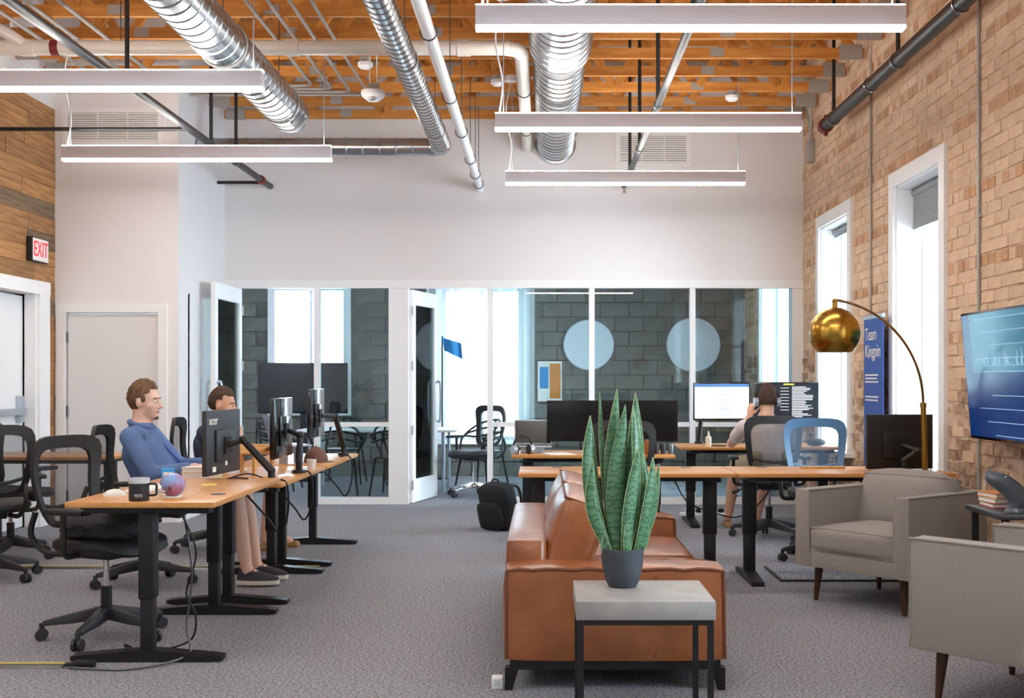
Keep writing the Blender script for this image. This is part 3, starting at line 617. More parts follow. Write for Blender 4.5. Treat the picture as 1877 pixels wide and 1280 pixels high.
# ---- grey armchairs: face local +y
def armchair(label, loc, rz):
    t = thing('armchair', label, 'armchair', loc, rz, 'grey fabric armchairs')
    w, dp, at = .8, .8, .1
    for s in (-1, 1):
        a = B().bx(s*(w/2-at), s*w/2, -dp/2, dp/2, .215, .68).ob('arm', 'fabric', t, bevel=.012)
        for xx in (w/2-.002, w/2-at+.002): B().tube([(s*xx, -dp/2, .677), (s*xx, dp/2-.003, .677), (s*xx, dp/2-.003, .22)], .006, 6).ob('piping', 'fabric', a)
    B().bx(-w/2+at, w/2-at, -dp/2, -dp/2+.12, .215, .66).ob('back_rest', 'fabric', t, bevel=.012)
    B().bx(-w/2+at, w/2-at, -dp/2+.12, dp/2-.005, .215, .31).ob('seat_rail', 'fabric', t, bevel=.006)
    pillow(t, 'seat_cushion', (0, .07, .385), (w-2*at-.01, dp-.15, .135), puff=.025, mt='fabric')
    pillow(t, 'back_cushion', (0, -.18, .585), (w-2*at-.02, .16, .33), (.2, 0, 0), puff=.045, mt='fabric')
    for x in (-1, 1):
        for y in (-1, 1): B().cyl((x*(w/2-.1), y*(dp/2-.1), .22), (x*(w/2-.085), y*(dp/2-.085), 0), .027, .013, 12).ob('leg', 'walnut', t)
    return t
fa = math.radians(218)
armchair('grey fabric armchair under the arc lamp, its seat cushion in view', (1.79+.4*math.cos(fa+PI), 6.86+.4*math.sin(fa+PI), 0), fa-PI/2)
fb_ = math.radians(131)
dirf = V((math.cos(fb_), math.sin(fb_), 0)); rt = V((math.sin(fb_), -math.cos(fb_), 0))   # rt: the sitter's right
p = V((1.54, 4.94, 0))+rt*.4-dirf*.4
armchair('grey fabric armchair turned away, only its outer side in view', (p.x, p.y, 0), fb_-PI/2)
# ---- side table with the snake plant
t = thing('side_table', 'small side table with thick concrete top and black metal frame', 'table', (.383, 4.61, 0))
B().bx(-.261, .261, -.235, .235, .445, .515).ob('table_top', 'concrete', t, bevel=.003)
for x in (-1, 1):
    for y in (-1, 1): B().box((x*.243, y*.217, .2125), (.022, .022, .425)).ob('leg', 'blackmetal', t)
B().bx(-.254, .254, -.228, -.206, .425, .445).bx(-.254, .254, .206, .228, .425, .445).bx(-.254, -.232, -.206, .206, .425, .445).bx(.232, .254, -.206, .206, .425, .445).ob('top_rail', 'blackmetal', t)
B().bx(-.254, -.232, -.206, .206, 0, .02).bx(.232, .254, -.206, .206, 0, .02).ob('floor_rail', 'blackmetal', t)
t = thing('snake_plant', 'tall snake plant in a charcoal pot on the concrete side table', 'plant', (.317, 4.705, .515))
B().lathe([(0, 0), (.055, 0), (.07, .03), (.083, .09), (.086, .155), (.079, .155), (.077, .13), (0, .13)], 32).ob('pot', 'pot', t); B().lathe([(0, .142), (.05, .14), (.077, .13)], 20).jitter(.003).ob('moss', 'moss', t)
def leaf(bx_, by_, tx, ty, tz, w, tw=0., bend=0.):
    """from pot to tip; tw turns the blade about its length"""
    A, T = V((bx_, by_, .12)), V((tx, ty, tz)); rows_l, eL, eR = [], [], []; n = 16
    for k in range(n+1):
        s = k/n; c = A.lerp(T, s)+V((bend*math.sin(s*PI), 0, 0)); hw = w/2*min(1, .45+1.5*s)*(1 if s < .45 else max(.02, (1-((s-.45)/.55)**1.8)))
        a = tw+.9*math.sin(s*3+tw)*.5; d = V((math.cos(a), math.sin(a), 0)); nn = V((-d.y, d.x, 0))*.18*hw
        L_, R_ = c-d*hw+nn, c+d*hw+nn; rows_l.append([L_, c-d*hw*.5, c-nn*.4, c+d*hw*.5, R_]); eL.append(L_); eR.append(R_)
    o = B().loft(rows_l, False, False).ob('leaf', 'leaf', t); md = o.modifiers.new('t', 'SOLIDIFY'); md.thickness = .003
    B().tube(eL, .0015, 5).tube(eR, .0015, 5).ob('leaf_margin', 'leafedge', o)
def lf(bpx, tpx, tpy, w, by=0., tw=0., bend=0., dy=0.):   # tip given in the photograph, at the plant's own distance
    s = F/4.705; leaf((bpx-1141)/s, by, (tpx-1141)/s, by+dy, (1075-tpy)/s, w*1.18/s, tw, bend)
for a in ((1135, 1132, 713, 30, .02, .1, -.02), (1150, 1166, 720, 34, .03, -.2, .015), (1118, 1082, 762, 33, .0, .2, -.03), (1128, 1146, 742, 32, -.015, -.1, -.012), (1155, 1160, 745, 30, -.01, .5, .03), (1140, 1143, 800, 34, .01, .3, 0),
          (1160, 1162, 788, 30, .025, -.4, .035), (1145, 1168, 822, 30, -.04, .15, .004), (1120, 1086, 842, 22, -.03, -.3, -.035), (1165, 1196, 838, 26, -.02, .3, .02), (1170, 1208, 850, 16, .0, -.2, .015), (1125, 1100, 700+18, 14, .035, .6, -.01), (1172, 1187, 958, 13, -.01, .1, .008), (1113, 1108, 978, 12, -.03, 0, -.006), (1148, 1152, 940, 15, -.045, .2, .0)): lf(*a)
# ---- arc lamp
t = thing('arc_lamp', 'brass arc floor lamp with a globe shade reaching over the armchair', 'lamp')
P0, SH = V((2.44, 7.44, 0)), V((1.59, 6.4, 1.6))
B().lathe([(0, 0), (.13, 0), (.13, .03), (.125, .035), (0, .035)], 28, M4.Translation(P0)).ob('base', 'brass', t)
B().cyl(P0+V((0, 0, .035)), P0+V((-.03, 0, 1.19)), .017).ob('pole', 'brass', t); B().cyl(P0+V((-.03, 0, 1.17)), P0+V((-.03, 0, 1.2)), .02).sph(P0+V((-.012, -.02, .62)), .013).ob('collar', 'brass', t)
tp = P0+V((-.03, 0, 1.19)); en = SH+V((0, 0, .16)); arc = []
for k in range(25):
    a = PI/2*k/24; u = 1-math.cos(a); arc.append(V((tp.x+(en.x-tp.x)*u, tp.y+(en.y-tp.y)*u, tp.z+(en.z+.02-tp.z)*math.sin(a))))
B().tube(arc+[en+V((-.01, -.012, .01))], .008, 10).ob('arc_rod', 'brass', t); B().cyl(en+V((0, 0, -.03)), en+V((0, 0, .025)), .014).ob('socket_cap', 'brass', t)
prof = [(.139*math.sin(a), .139*math.cos(a)) for a in [2.42*k/22 for k in range(23)]]
B().lathe(prof, 40, M4.Translation(SH)).ob('shade', 'brass', t); B().lathe([(r*.975, z*.975) for r, z in prof], 40, M4.Translation(SH)).ob('shade_lining', 'shadein', t); B().sph(SH+V((0, 0, -.0)), .04).cyl(SH, SH+V((0, 0, .12)), .02).ob('bulb', 'trim', t)
# ---- television on the brick wall
t = thing('television', 'large flat television on the brick wall showing a blue dashboard', 'television', (2.6, 6.5, 1.37), rot=(0, -.085, 0))
B().bx(-.022, .022, -.66, .66, -.38, .38).ob('housing', 'blackgloss', t, bevel=.004); B().bx(-.0245, -.022, -.645, .645, -.362, .365).ob('screen', 'tvblue', t)
B().bx(-.0255, -.0246, -.645, .52, .02, .365).ob('upper_panel', 'tvtop', t)
b = B()
for k in range(9): b.bx(-.0262, -.0256, -.6, .45-.1*(k % 3), .33-.077*k-(.06 if k > 4 else 0), .333-.077*k-(.06 if k > 4 else 0))
for k in range(60): b.bx(-.0262, -.0256, -.6+.016*k, -.594+.016*k, .055, .06+R.random()**3*.09)
b.ob('chart_lines', 'tvline', t); B().bx(.02, .17, -.15, .15, -.15, .15).ob('wall_bracket', 'black', t)
# ---- corner table with sculpture and books
t = thing('corner_table', 'dark corner table between the two armchairs at the brick wall', 'table', (2.56, 6.2, 0)); B().bx(-.24, .22, -.25, .25, .63, .66).ob('table_top', 'steeldark', t, bevel=.004)
for x in (-.2, .18):
    for y in (-.21, .21): B().box((x, y, .315), (.03, .03, .63)).ob('leg', 'black', t)
t = thing('shark_sculpture', 'glossy grey upright shark sculpture on the corner table', 'sculpture', (2.46, 6.1, .66))
rg = []
for k in range(13):
    s = k/12; x = -.13*s**1.7+.02*math.sin(s*5); z = .015+.2*s; r = (.035+.028*math.sin(s*2.6))*(1 if s < .8 else (1.02-s)/.22+.02)
    rg.append([(x+r*math.cos(a), r*.8*math.sin(a), z+.25*r*math.cos(a)) for a in [2*PI*q/16 for q in range(16)]])
B().loft(rg).ob('body', 'shark', t); B().prism([(.02, .1), (.1, .15), (.06, .04)], 'y', -.008, .008).ob('fin', 'shark', t, bevel=.002); B().cyl((0, 0, 0), (0, 0, .02), .06, .05).ob('stand', 'shark', t)
for s in (-1, 1): B().sph((-.07, s*.032, .18), .006).ob('eye', 'trim', t)
for i, (m_, l) in enumerate((('bookred', 'red book at the bottom of the small stack beside the shark'), ('bookcream', 'cream book in the middle of the small stack beside the shark'), ('orange', 'tan book on top of the small stack beside the shark'))):
    t = thing('book', l, 'book', (2.46, 6.34, .66+.026*i), .08*i); B().bx(-.07, .07, -.1, .1, 0, .004).bx(-.07, .07, -.1, .1, .021, .025).bx(.066, .07, -.1, .1, .004, .021).ob('cover', m_, t); B().bx(-.066, .066, -.096, .096, .004, .021).ob('pages', 'paper', t)
# ================= things on the desks
def monitor(label, base, ctr, yaw, w, h, scr='screenoff', housing='blackgloss', elbow=None, stand=False, depth=.03, name='monitor', curve=0.):
    """yaw: heading of the screen's face, 0 = towards the camera end of the room (-y)"""
    base, ctr = V(base), V(ctr); t = thing(name, label, 'monitor', base); c = ctr-base
    p = thing.__wrapped__ if False else None
    Rz = M4.Translation(c) @ M4.Rotation(yaw, 4, 'Z')
    def put(b, nm, mt, par=t, bev=0.): bmesh.ops.transform(b.b, matrix=Rz, verts=b.b.verts); return b.ob(nm, mt, par, bevel=bev)
    if curve:
        n = 16; f = lambda x, y: (x, y-curve*(2*x/w)**2, 0)
        def slab(y0, y1, hh, ww): return B().loft([[(ww*(k/n-.5), y0-curve*(2*(k/n-.5))**2, -hh/2), (ww*(k/n-.5), y1-curve*(2*(k/n-.5))**2, -hh/2), (ww*(k/n-.5), y1-curve*(2*(k/n-.5))**2, hh/2), (ww*(k/n-.5), y0-curve*(2*(k/n-.5))**2, hh/2)] for k in range(n+1)])
        hs = put(slab(-depth/2, depth/2, h, w), 'housing', housing); put(slab(-depth/2-.002, -depth/2, h-.02, w-.02), 'screen', scr)
    else:
        hs = put(B().box((0, 0, 0), (w, depth, h)), 'housing', housing, bev=.005); put(B().box((0, -depth/2-.001, .004), (w-.02, .003, h-.03)), 'screen', scr)
        put(B().box((0, depth/2+.008, -.02), (w*.55, .018, h*.5)), 'rear_cover', housing, bev=.008)
    back = Rz @ V((0, depth/2+.03, -.02))
    put(B().box((0, depth/2+.022, -.02), (.1, .012, .1)), 'mount_plate', 'black')
    if stand:
        B().tube([(back.x, back.y, back.z), (0, .0, max(.05, back.z*.6)), (0, 0, .02)], .016).ob('stand_post', 'silver', t); B().box((0, 0, .006), (.24, .16, .012)).ob('stand_foot', 'silver', t, bevel=.004)
    else:
        e = V(elbow)-base
        B().cyl((0, 0, 0), (0, 0, .02), .045).cyl((0, 0, .02), (0, 0, .07), .022).ob('clamp_base', 'black', t)
        B().cap((0, 0, .07), .024, e, .02).ob('lower_arm', 'blackmetal', t); B().cap(e, .018, back, .016).sph(e, .027).ob('upper_arm', 'black', t)
    return t, hs, Rz
t, hs, m = monitor('black monitor with white lettering on its back, on an arm', (-1.62, 6.99, DZ2), (-1.925, 7.02, .975), -PI/2-.1, .54, .38, housing='plastic', elbow=(-1.8, 7.03, .985))
text('maker_lettering', 'acer', 'paper', hs, m @ M4.Translation((.17, .0165, .13)) @ M4.Rotation(PI, 4, 'Z') @ M4.Rotation(PI/2, 4, 'X'), .075)
for x, z, w, h in ((.16, -.155, .05, .03), (-.03, -.12, .03, .045)):
    b = B().box((x, .017, z), (w, .002, h)); bmesh.ops.transform(b.b, matrix=m, verts=b.b.verts); b.ob('sticker', 'paper', hs)
monitor('glossy black monitor on an arm beside the brown cap', (-1.6, 7.68, DZ2), (-1.73, 7.75, 1.03), -PI/2, .54, .39, elbow=(-1.6, 7.72, .98))
monitor('glossy black monitor on an arm at the far end of the desk row', (-1.62, 9.5, DZ2), (-1.755, 9.05, 1.09), -PI/2, .54, .37, elbow=(-1.65, 9.3, 1.06))
monitor('black monitor seen from behind, on the desk by the brass lamp', (2.42, 7.86, DZ2), (2.42, 7.98, .925), PI+.08, .46, .37, housing='black', elbow=(2.5, 7.83, .87), depth=.04)
monitor('very wide black monitor facing the sofa', (.58, 10.06, DZ2), (.58, 9.93, 1.0), 0, 1.1, .345, stand=True, curve=.05)
t, hs, m = monitor('bright monitor with a white document window', (1.5, 11.28, DZ2), (1.70, 11.2, 1.14), .12, .55, .36, 'screenwhite', elbow=(1.52, 11.27, 1.02))
b = B().box((0, -.0185, .155), (.53, .002, .03)); bmesh.ops.transform(b.b, matrix=m, verts=b.b.verts); b.ob('title_bar', 'screenblue', hs)
b = B()
for k in range(9): b.box((.02+.01*(k % 3), -.0185, .1-.028*k), (.12+.04*(k % 2), .002, .005))
bmesh.ops.transform(b.b, matrix=m, verts=b.b.verts); b.ob('document_lines', 'silver', hs)
t, hs, m = monitor('dark monitor filled with lines of code', (2.34, 11.28, DZ2), (2.32, 11.2, 1.14), -.03, .61, .37, 'screencode', elbow=(2.36, 11.27, 1.02))
b = B()
for k in range(22): ww = R.uniform(.08, .2); b.box((.05+ww/2, -.0185, .14-.0135*k), (ww, .002, .005))
for k in range(8): b.box((-.02, -.0185, .13-.03*k), (.08, .002, .004))
bmesh.ops.transform(b.b, matrix=m, verts=b.b.verts); b.ob('code_lines', 'codetext', hs)
b = B().box((.02, -.0185, .165), (.1, .002, .012)); bmesh.ops.transform(b.b, matrix=m, verts=b.b.verts); b.ob('code_tab', 'codeyellow', hs)
def laptop(label, loc, rz, lid='silver', scr='screenoff', lift=0., open_=1.9):
    t = thing('laptop', label, 'laptop', loc, rz)
    B().bx(-.16, .16, -.11, .11, lift, lift+.012).ob('base', 'silver', t, bevel=.003); B().bx(-.13, .13, -.0, .09, lift+.012, lift+.014).ob('keyboard', 'black', t)
    o = B().bx(-.16, .16, -.004, .004, 0, .215).ob('lid', lid, t, bevel=.003, loc=(0, .11, lift+.012), rot=(-.25, 0, 0)); B().bx(-.15, .15, -.0055, -.004, .012, .205).ob('screen', scr, o)
    if lift: B().bx(-.1, .1, -.06, -.05, 0, lift).bx(-.1, .1, .05, .06, 0, lift).bx(-.1, .1, -.06, .06, 0, .005).ob('riser', 'silver', t)
laptop('pale blue-grey laptop raised between the two glossy monitors', (-1.84, 8.55, DZ2), PI/2+.5, 'laptopblue', lift=.13)
laptop('open laptop with a dark screen beside the very wide monitor', (-.09, 9.86, DZ2), 0, lift=.05)
# near desk
t = thing('travel_mug', 'black insulated mug with clear lid on the near desk', 'mug', (-1.92, 5.57, DZ1)); B().lathe([(0, 0), (.045, 0), (.047, .006), (.047, .09), (0, .09)], 28).ob('body', 'mug', t); B().lathe([(.0475, .083), (.05, .087), (.05, .108), (0, .108)], 28).ob('lid', 'clearlid', t)
B().tube(bez([(.046, 0, .08), (.08, 0, .078), (.083, 0, .05), (.078, 0, .028), (.046, 0, .025)], 6), .006).ob('handle', 'mug', t); text('maker_lettering', 'YETI', 'paper', t, M4.Translation((.012, -.0478, .026)) @ M4.Rotation(PI/2, 4, 'X'), .02)
t = thing('toy_helmet', 'small blue and pink striped football helmet on the near desk', 'helmet', (-1.81, 5.73, DZ1))
hb = B().sph((0, 0, .062), (.062, .062, .058), n=28); bmesh.ops.delete(hb.b, geom=[f for f in hb.b.faces if f.calc_center_median().x < -.035 and f.calc_center_median().z < .06], context='FACES'); hb.ob('shell', 'helmet', t)
for z in (.02, .035): B().tube(bez([(-.02, -.06, z), (-.07, -.035, z), (-.082, 0, z), (-.07, .035, z), (-.02, .06, z)], 5), .004).ob('face_bar', 'trim', t)
B().box((.0, 0, .004), (.07, .08, .008)).ob('stand', 'trim', t); text('number', '5', 'black', t, M4.Translation((.005, -.0635, .045)) @ M4.Rotation(PI/2, 4, 'X'), .03)
t = thing('snack_box', 'small blue printed carton behind the toy helmet', 'box', (-1.93, 6.03, DZ1), .2); B().bx(-.03, .03, -.02, .02, 0, .12).ob('carton', 'bluecloth', t, bevel=.002); B().bx(-.02, .022, -.021, -.02, .05, .1).ob('printed_panel', 'paper', t)
t = thing('computer_mouse', 'white computer mouse on the near desk', 'mouse', (-2.12, 5.8, DZ1), .3); o = B().sph((0, 0, .0), (.055, .033, .034), n=24); bmesh.ops.delete(o.b, geom=[v for v in o.b.verts if v.co.z < -.001], context='VERTS'); o.ob('shell', 'keyboard', t); B().cyl((.03, -.003, .027), (.03, .003, .027), .008).ob('wheel', 'silver', t)
def keyboard(label, loc, rz):
    t = thing('keyboard', label, 'keyboard', loc, rz); B().bx(-.2, .2, -.06, .06, 0, .012).ob('body', 'keyboard', t, bevel=.003); b = B()
    for r in range(5):
        for k in range(14): b.box((-.182+k*.028, -.045+r*.0225, .014), (.023, .018, .005))
    b.ob('keys', 'paper', t, False)['kind'] = 'stuff'
keyboard('slim white keyboard on the near desk', (-2.06, 6.12, DZ1), -PI/2); keyboard('slim white keyboard under the hands of the man in the blue shirt', (-2.06, 7.72, DZ2), -PI/2)
def book(label, loc, rz, d, mt):
    t = thing('book', label, 'book', loc, rz); w, l, h = d; B().bx(-w, w, -l, l, 0, .004).bx(-w, w, -l, l, h-.004, h).bx(w-.004, w, -l, l, .004, h-.004).ob('cover', mt, t); B().bx(-w+.004, w-.005, -l+.004, l-.004, .004, h-.004).ob('pages', 'paper', t)
book('thick white book lying beside the keyboard, bottom of two', (-2.1, 7.22, DZ2), .1, (.11, .08, .045), 'bookcream'); book('dark bordered white book lying on another book', (-2.1, 7.22, DZ2+.0455), -.05, (.105, .075, .03), 'paper')
tag(B().bx(-.04, .04, -.04, .04, 0, .002).ob('sticky_note', 'yellow', None, loc=(-1.83, 6.42, DZ1), rot=(0, 0, .3)), 'yellow sticky note on the near desk', 'note')
t = thing('wooden_riser', 'light wooden riser with slatted top behind the lettered monitor', 'stand', (-1.9, 7.55, DZ2), -.3)
for x in (-.11, .11): B().bx(x-.01, x+.01, -.12, -.095, 0, .12).bx(x-.01, x+.01, .095, .12, 0, .17).box((x, 0, .15), (.02, .24, .02), (.2, 0, 0)).ob('side_frame', 'woodlight', t)
for k in range(6): B().box((0, -.1+k*.04, .145+k*.008), (.24, .024, .01), (.2, 0, 0)).ob('slat', 'woodlight', t)
t = thing('cap', 'brown baseball cap resting on the desk', 'cap', (-1.69, 8.72, DZ2)); o = B().sph((0, 0, 0), (.09, .1, .115), n=24); bmesh.ops.delete(o.b, geom=[v for v in o.b.verts if v.co.z < -.001], context='VERTS'); o.ob('crown', 'capbrown', t); B().loft([[(.05+.09*math.cos(a)*k, .085*math.sin(a), .012-.01*k) for a in [-PI/2+PI*q/10 for q in range(11)]] for k in (0, 1)], False, False).ob('brim', 'capbrown', t); B().sph((0, 0, .115), .008).ob('button', 'capbrown', t)
t = thing('paper_cup', 'small white paper cup near the desk edge', 'cup', (-1.585, 8.02, DZ2)); B().lathe([(0, 0), (.026, 0), (.033, .065), (.03, .065), (.024, .004), (0, .004)], 20).ob('body', 'paper', t); B().tube([(.033*math.cos(a), .033*math.sin(a), .065) for a in [2*PI*k/20 for k in range(20)]], .002, 5, True).ob('rim', 'paper', t)
def cable(label, pts, r=.005, mt='cable', group='loose cables'): tag(B().tube(bez(pts, 8), r, 6).ob('cable', mt), label, 'cable', group)
cable('black cable looping from the lettered monitor arm to the desk', [(-1.64, 6.93, .76), (-1.75, 6.93, .79), (-1.86, 6.85, .76), (-1.8, 6.8, .777), (-1.7, 6.75, .776)])
for i, (x, y) in enumerate(((-1.57, 7.02), (-1.56, 7.7), (-1.56, 9.3))): cable(['black cable hanging off the desk edge beside the bare shins', 'black cable hanging off the desk edge near the paper cup', 'black cable hanging off the far desk edge before the wire chairs'][i], [(x-.06, y, .74), (x+.03, y, .73), (x+.035, y+.03, .55), (x-.02, y+.06, .42), (x-.1, y+.1, .5), (x-.25, y+.12, .66)], .006)
cable('grey cable running down the near desk leg to the floor plug', [(-1.75, 5.72, .68), (-1.72, 5.74, .4), (-1.74, 5.72, .15), (-1.7, 5.6, .03), (-1.9, 5.42, .008), (-2.12, 5.42, .01), (-2.2, 5.44, .01)], .006, 'steeldark'); cable('black cable coiled around the near desk leg', [(-1.76, 5.7, .7), (-1.7, 5.74, .5), (-1.75, 5.75, .3), (-1.69, 5.7, .2), (-1.74, 5.76, .06), (-1.95, 5.75, .01), (-2.0, 5.6, .08), (-1.92, 5.58, .01)])
cable('black cable drooping under the bare bamboo desk', [(.9, 8.1, .66), (1.0, 8.1, .5), (1.2, 8.1, .42), (1.35, 8.1, .4), (1.5, 8.1, .5), (1.62, 8.1, .68)]); cable('white cable looped on the floor by the power strip', [(1.4, 11.55, .06), (1.45, 11.5, .12), (1.52, 11.5, .12), (1.56, 11.55, .05)], .006, 'whitecable')
t = thing('power_strip', 'white power strip on the floor by the glass partition', 'power strip', (1.6, 11.6, 0)); B().bx(-.25, .25, -.03, .03, 0, .035).ob('body', 'trim', t, bevel=.004)
for k in range(4): B().bx(-.2+.11*k, -.15+.11*k, -.025, .025, .035, .075).ob('plug', 'black' if k % 2 else 'trim', t, bevel=.004)
for y, x1, l in ((5.5, -2.24, 'yellow and grey cable cover on the floor ending in a plug'), (8.38, -1.6, 'yellow and grey cable cover on the floor behind the seated men')):
    t = thing('cable_cover', l, 'cable cover', (0, y, 0)); B().prism([(-.05, 0), (.05, 0), (.025, .014), (-.025, .014)], 'x', XL, x1).ob('cover', 'steeldark', t); B().bx(XL, x1, -.014, .014, .014, .017).ob('stripe', 'floorcover', t)
t = thing('plug_block', 'black inline plug at the end of the floor cable cover', 'plug', (-2.14, 5.47, 0)); B().box((0, 0, .018), (.1, .045, .032)).ob('body', 'black', t, bevel=.008); B().cyl((-.09, 0, .016), (-.05, 0, .016), .009).ob('strain_relief', 'black', t)
# right-hand desks
def headphones(label, loc, rz, r=.085, rot=None):
    t = thing('headphones', label, 'headphones', loc, rz, rot=rot)
    B().tube([(r*math.cos(a), 0, r*1.1*math.sin(a)) for a in [PI*k/20 for k in range(21)]], .009).ob('headband', 'black', t)
    for s in (-1, 1):
        e = B().cyl((s*(r-.026), 0, -.02), (s*(r+.01), 0, -.02), .038, n=20).ob('ear_cup', 'silver', t); B().cyl((s*(r-.034), 0, -.02), (s*(r-.024), 0, -.02), .04, n=20).ob('ear_pad', 'black', e)
headphones('black headphones standing on the desk beside the dark laptop', (-.17, 9.62, DZ2+.06), .5)
t = thing('drink_can', 'orange drink can on the desk by the very wide monitor', 'can', (.86, 9.62, DZ2)); B().lathe([(0, 0), (.026, 0), (.032, .01), (.032, .105), (.027, .118), (0, .118)], 20).ob('body', 'orange', t); B().lathe([(0, .118), (.025, .118), (.026, .121)], 20).ob('top', 'silver', t)
for k in range(3): tag(B().lathe([(0, 0), (.024, 0), (.026, .07), (.02, .085), (0, .09)], 16).ob('jar', ('black', 'plastic', 'steeldark')[k], None, loc=(.93+.06*k, 9.68, DZ2)), 'small dark jar in the row beside the orange can', 'jar', 'jars by the orange can')
tag(B().bx(-.11, .11, -.15, .15, 0, .004).ob('paper_sheet', 'paper', None, loc=(.12, 9.68, DZ2), rot=(0, 0, .3)), 'loose white papers in front of the dark laptop', 'paper')
tag(B().bx(-.15, .15, -.03, .03, 0, .012).ob('ruler', 'woodlight', None, loc=(1.93, 8.1, DZ2), rot=(0, 0, .03), bevel=.002), 'thin wooden bar lying on the desk by the window', 'ruler')
t = thing('white_bottle', 'small white bottle with nozzle on the far desk', 'bottle', (1.52, 10.8, DZ2)); B().lathe([(0, 0), (.025, 0), (.027, .02), (.027, .08), (.01, .1), (.006, .14), (0, .14)], 18).ob('body', 'paper', t); B().cyl((0, 0, .1), (0, 0, .108), .013).ob('collar', 'silver', t)
tag(B().bx(-.035, .035, -.07, .07, 0, .01).ob('phone', 'black', None, loc=(1.62, 10.8, DZ2), rot=(0, 0, 1.2), bevel=.003), 'black phone lying on the far desk', 'phone')
t = thing('headphone_case', 'dark oval case on the far desk seen through the daylight-tinted chair', 'case', (2.52, 10.85, DZ2)); B().sph((0, 0, .035), (.09, .06, .036), n=20).ob('shell', 'plastic', t); B().tube([(.09*math.cos(a), .06*math.sin(a), .035) for a in [2*PI*k/24 for k in range(24)]], .003, 5, True).ob('zip', 'black', t)
tag(B().sph((0, 0, .0), (.045, .032, .03), n=16).ob('computer_mouse', 'plastic', None, loc=(2.34, 10.83, DZ2+.018)), 'dark computer mouse beside the oval case', 'mouse')
t = thing('waste_bin', 'grey white waste bin by the glass partition', 'bin', (1.06, 12.0, 0)); B().lathe([(0, 0), (.085, 0), (.105, .28), (.1, .28), (.08, .01), (0, .01)], 24).ob('body', 'bin', t); B().tube([(.104*math.cos(a), .104*math.sin(a), .28) for a in [2*PI*k/24 for k in range(24)]], .005, 5, True).ob('rim', 'bin', t)
def backpack(label, loc, rz, tilt=.25):
    t = thing('backpack', label, 'backpack', loc, rz)
    B().cushion((0, 0, .2), (.3, .17, .4), (tilt, 0, 0), .03, 8).ob('bag', 'backpack', t); B().cushion((0, -.11, .13), (.24, .06, .22), (tilt, 0, 0), .02, 6).ob('front_pocket', 'backpack', t)
    for s in (-1, 1): B().tube(bez([(s*.08, .0, .4), (s*.1, .14, .38), (s*.12, .17, .22), (s*.13, .09, .06)], 6), .014, 8).ob('strap', 'black', t)
    B().tube(bez([(-.04, -.04, .4), (-.03, -.05, .45), (.03, -.05, .45), (.04, -.04, .4)], 5), .008).ob('grab_loop', 'black', t)
backpack('black backpack slumped on the carpet behind the sofa', (-.40, 10.55, 0), -.7); 
t = thing('shoulder_bag', 'black bag slumped on the seat of the near chair', 'bag', (-2.27, 6.1, .53), -.5); B().cushion((0, 0, .05), (.36, .3, .1), None, .04, 8).jitter(.006).ob('bag', 'backpack', t); B().tube(bez([(-.16, 0, .06), (-.2, -.1, .08), (-.1, -.17, .02), (.1, -.16, .04), (.17, 0, .06)], 6), .012).ob('strap', 'black', t)
t = thing('floor_outlet', 'small white box on the carpet beside the sofa leg', 'outlet', (-.2, 5.12, 0)); B().box((0, 0, .025), (.05, .06, .05)).ob('box', 'trim', t, bevel=.004); B().box((0, -.031, .028), (.03, .003, .03)).ob('cover', 'clearlid', t)
t = thing('chair_mat', 'grey mat with a black edge on the carpet behind the armchair', 'mat', (2.02, 8.12, 0)); B().bx(-.42, .42, -.28, .28, 0, .008).ob('mat', 'carpet', t); B().bx(-.44, .44, -.31, -.28, 0, .012).bx(-.44, -.42, -.28, .28, 0, .012).ob('edge', 'black', t)
# blue roll-up banner between the windows
t = thing('banner', 'blue roll-up banner with white lettering between the brick wall windows', 'banner', (2.72, 9.66, 0)); B().bx(-.003, .003, -.28, .28, .1, 1.86).ob('sheet', 'bluebanner', t); B().bx(-.05, .05, -.3, .3, 0, .09).ob('base', 'silver', t, bevel=.01); B().cyl((.02, 0, .09), (.02, 0, 1.86), .01).ob('pole', 'silver', t); B().bx(-.012, .012, -.285, .285, 1.85, 1.88).ob('top_bar', 'silver', t)
mx = M4.Rotation(-PI/2, 4, 'Z') @ M4.Rotation(PI/2, 4, 'X')
for z, s, w in ((1.72, .15, 'Team'), (1.58, .15, 'Kingpin')): text('lettering', w, 'paper', t, M4.Translation((-.005, .24, z)) @ mx, s, align='LEFT')
b = B()
for z, n in ((1.38, 3), (1.2, 2), (.98, 5)):
    for k in range(n): b.bx(-.005, -.003, -.2+R.uniform(0, .1), .24, z-.028*k, z-.028*k+.012)
b.ob('small_print', 'paper', t, False)
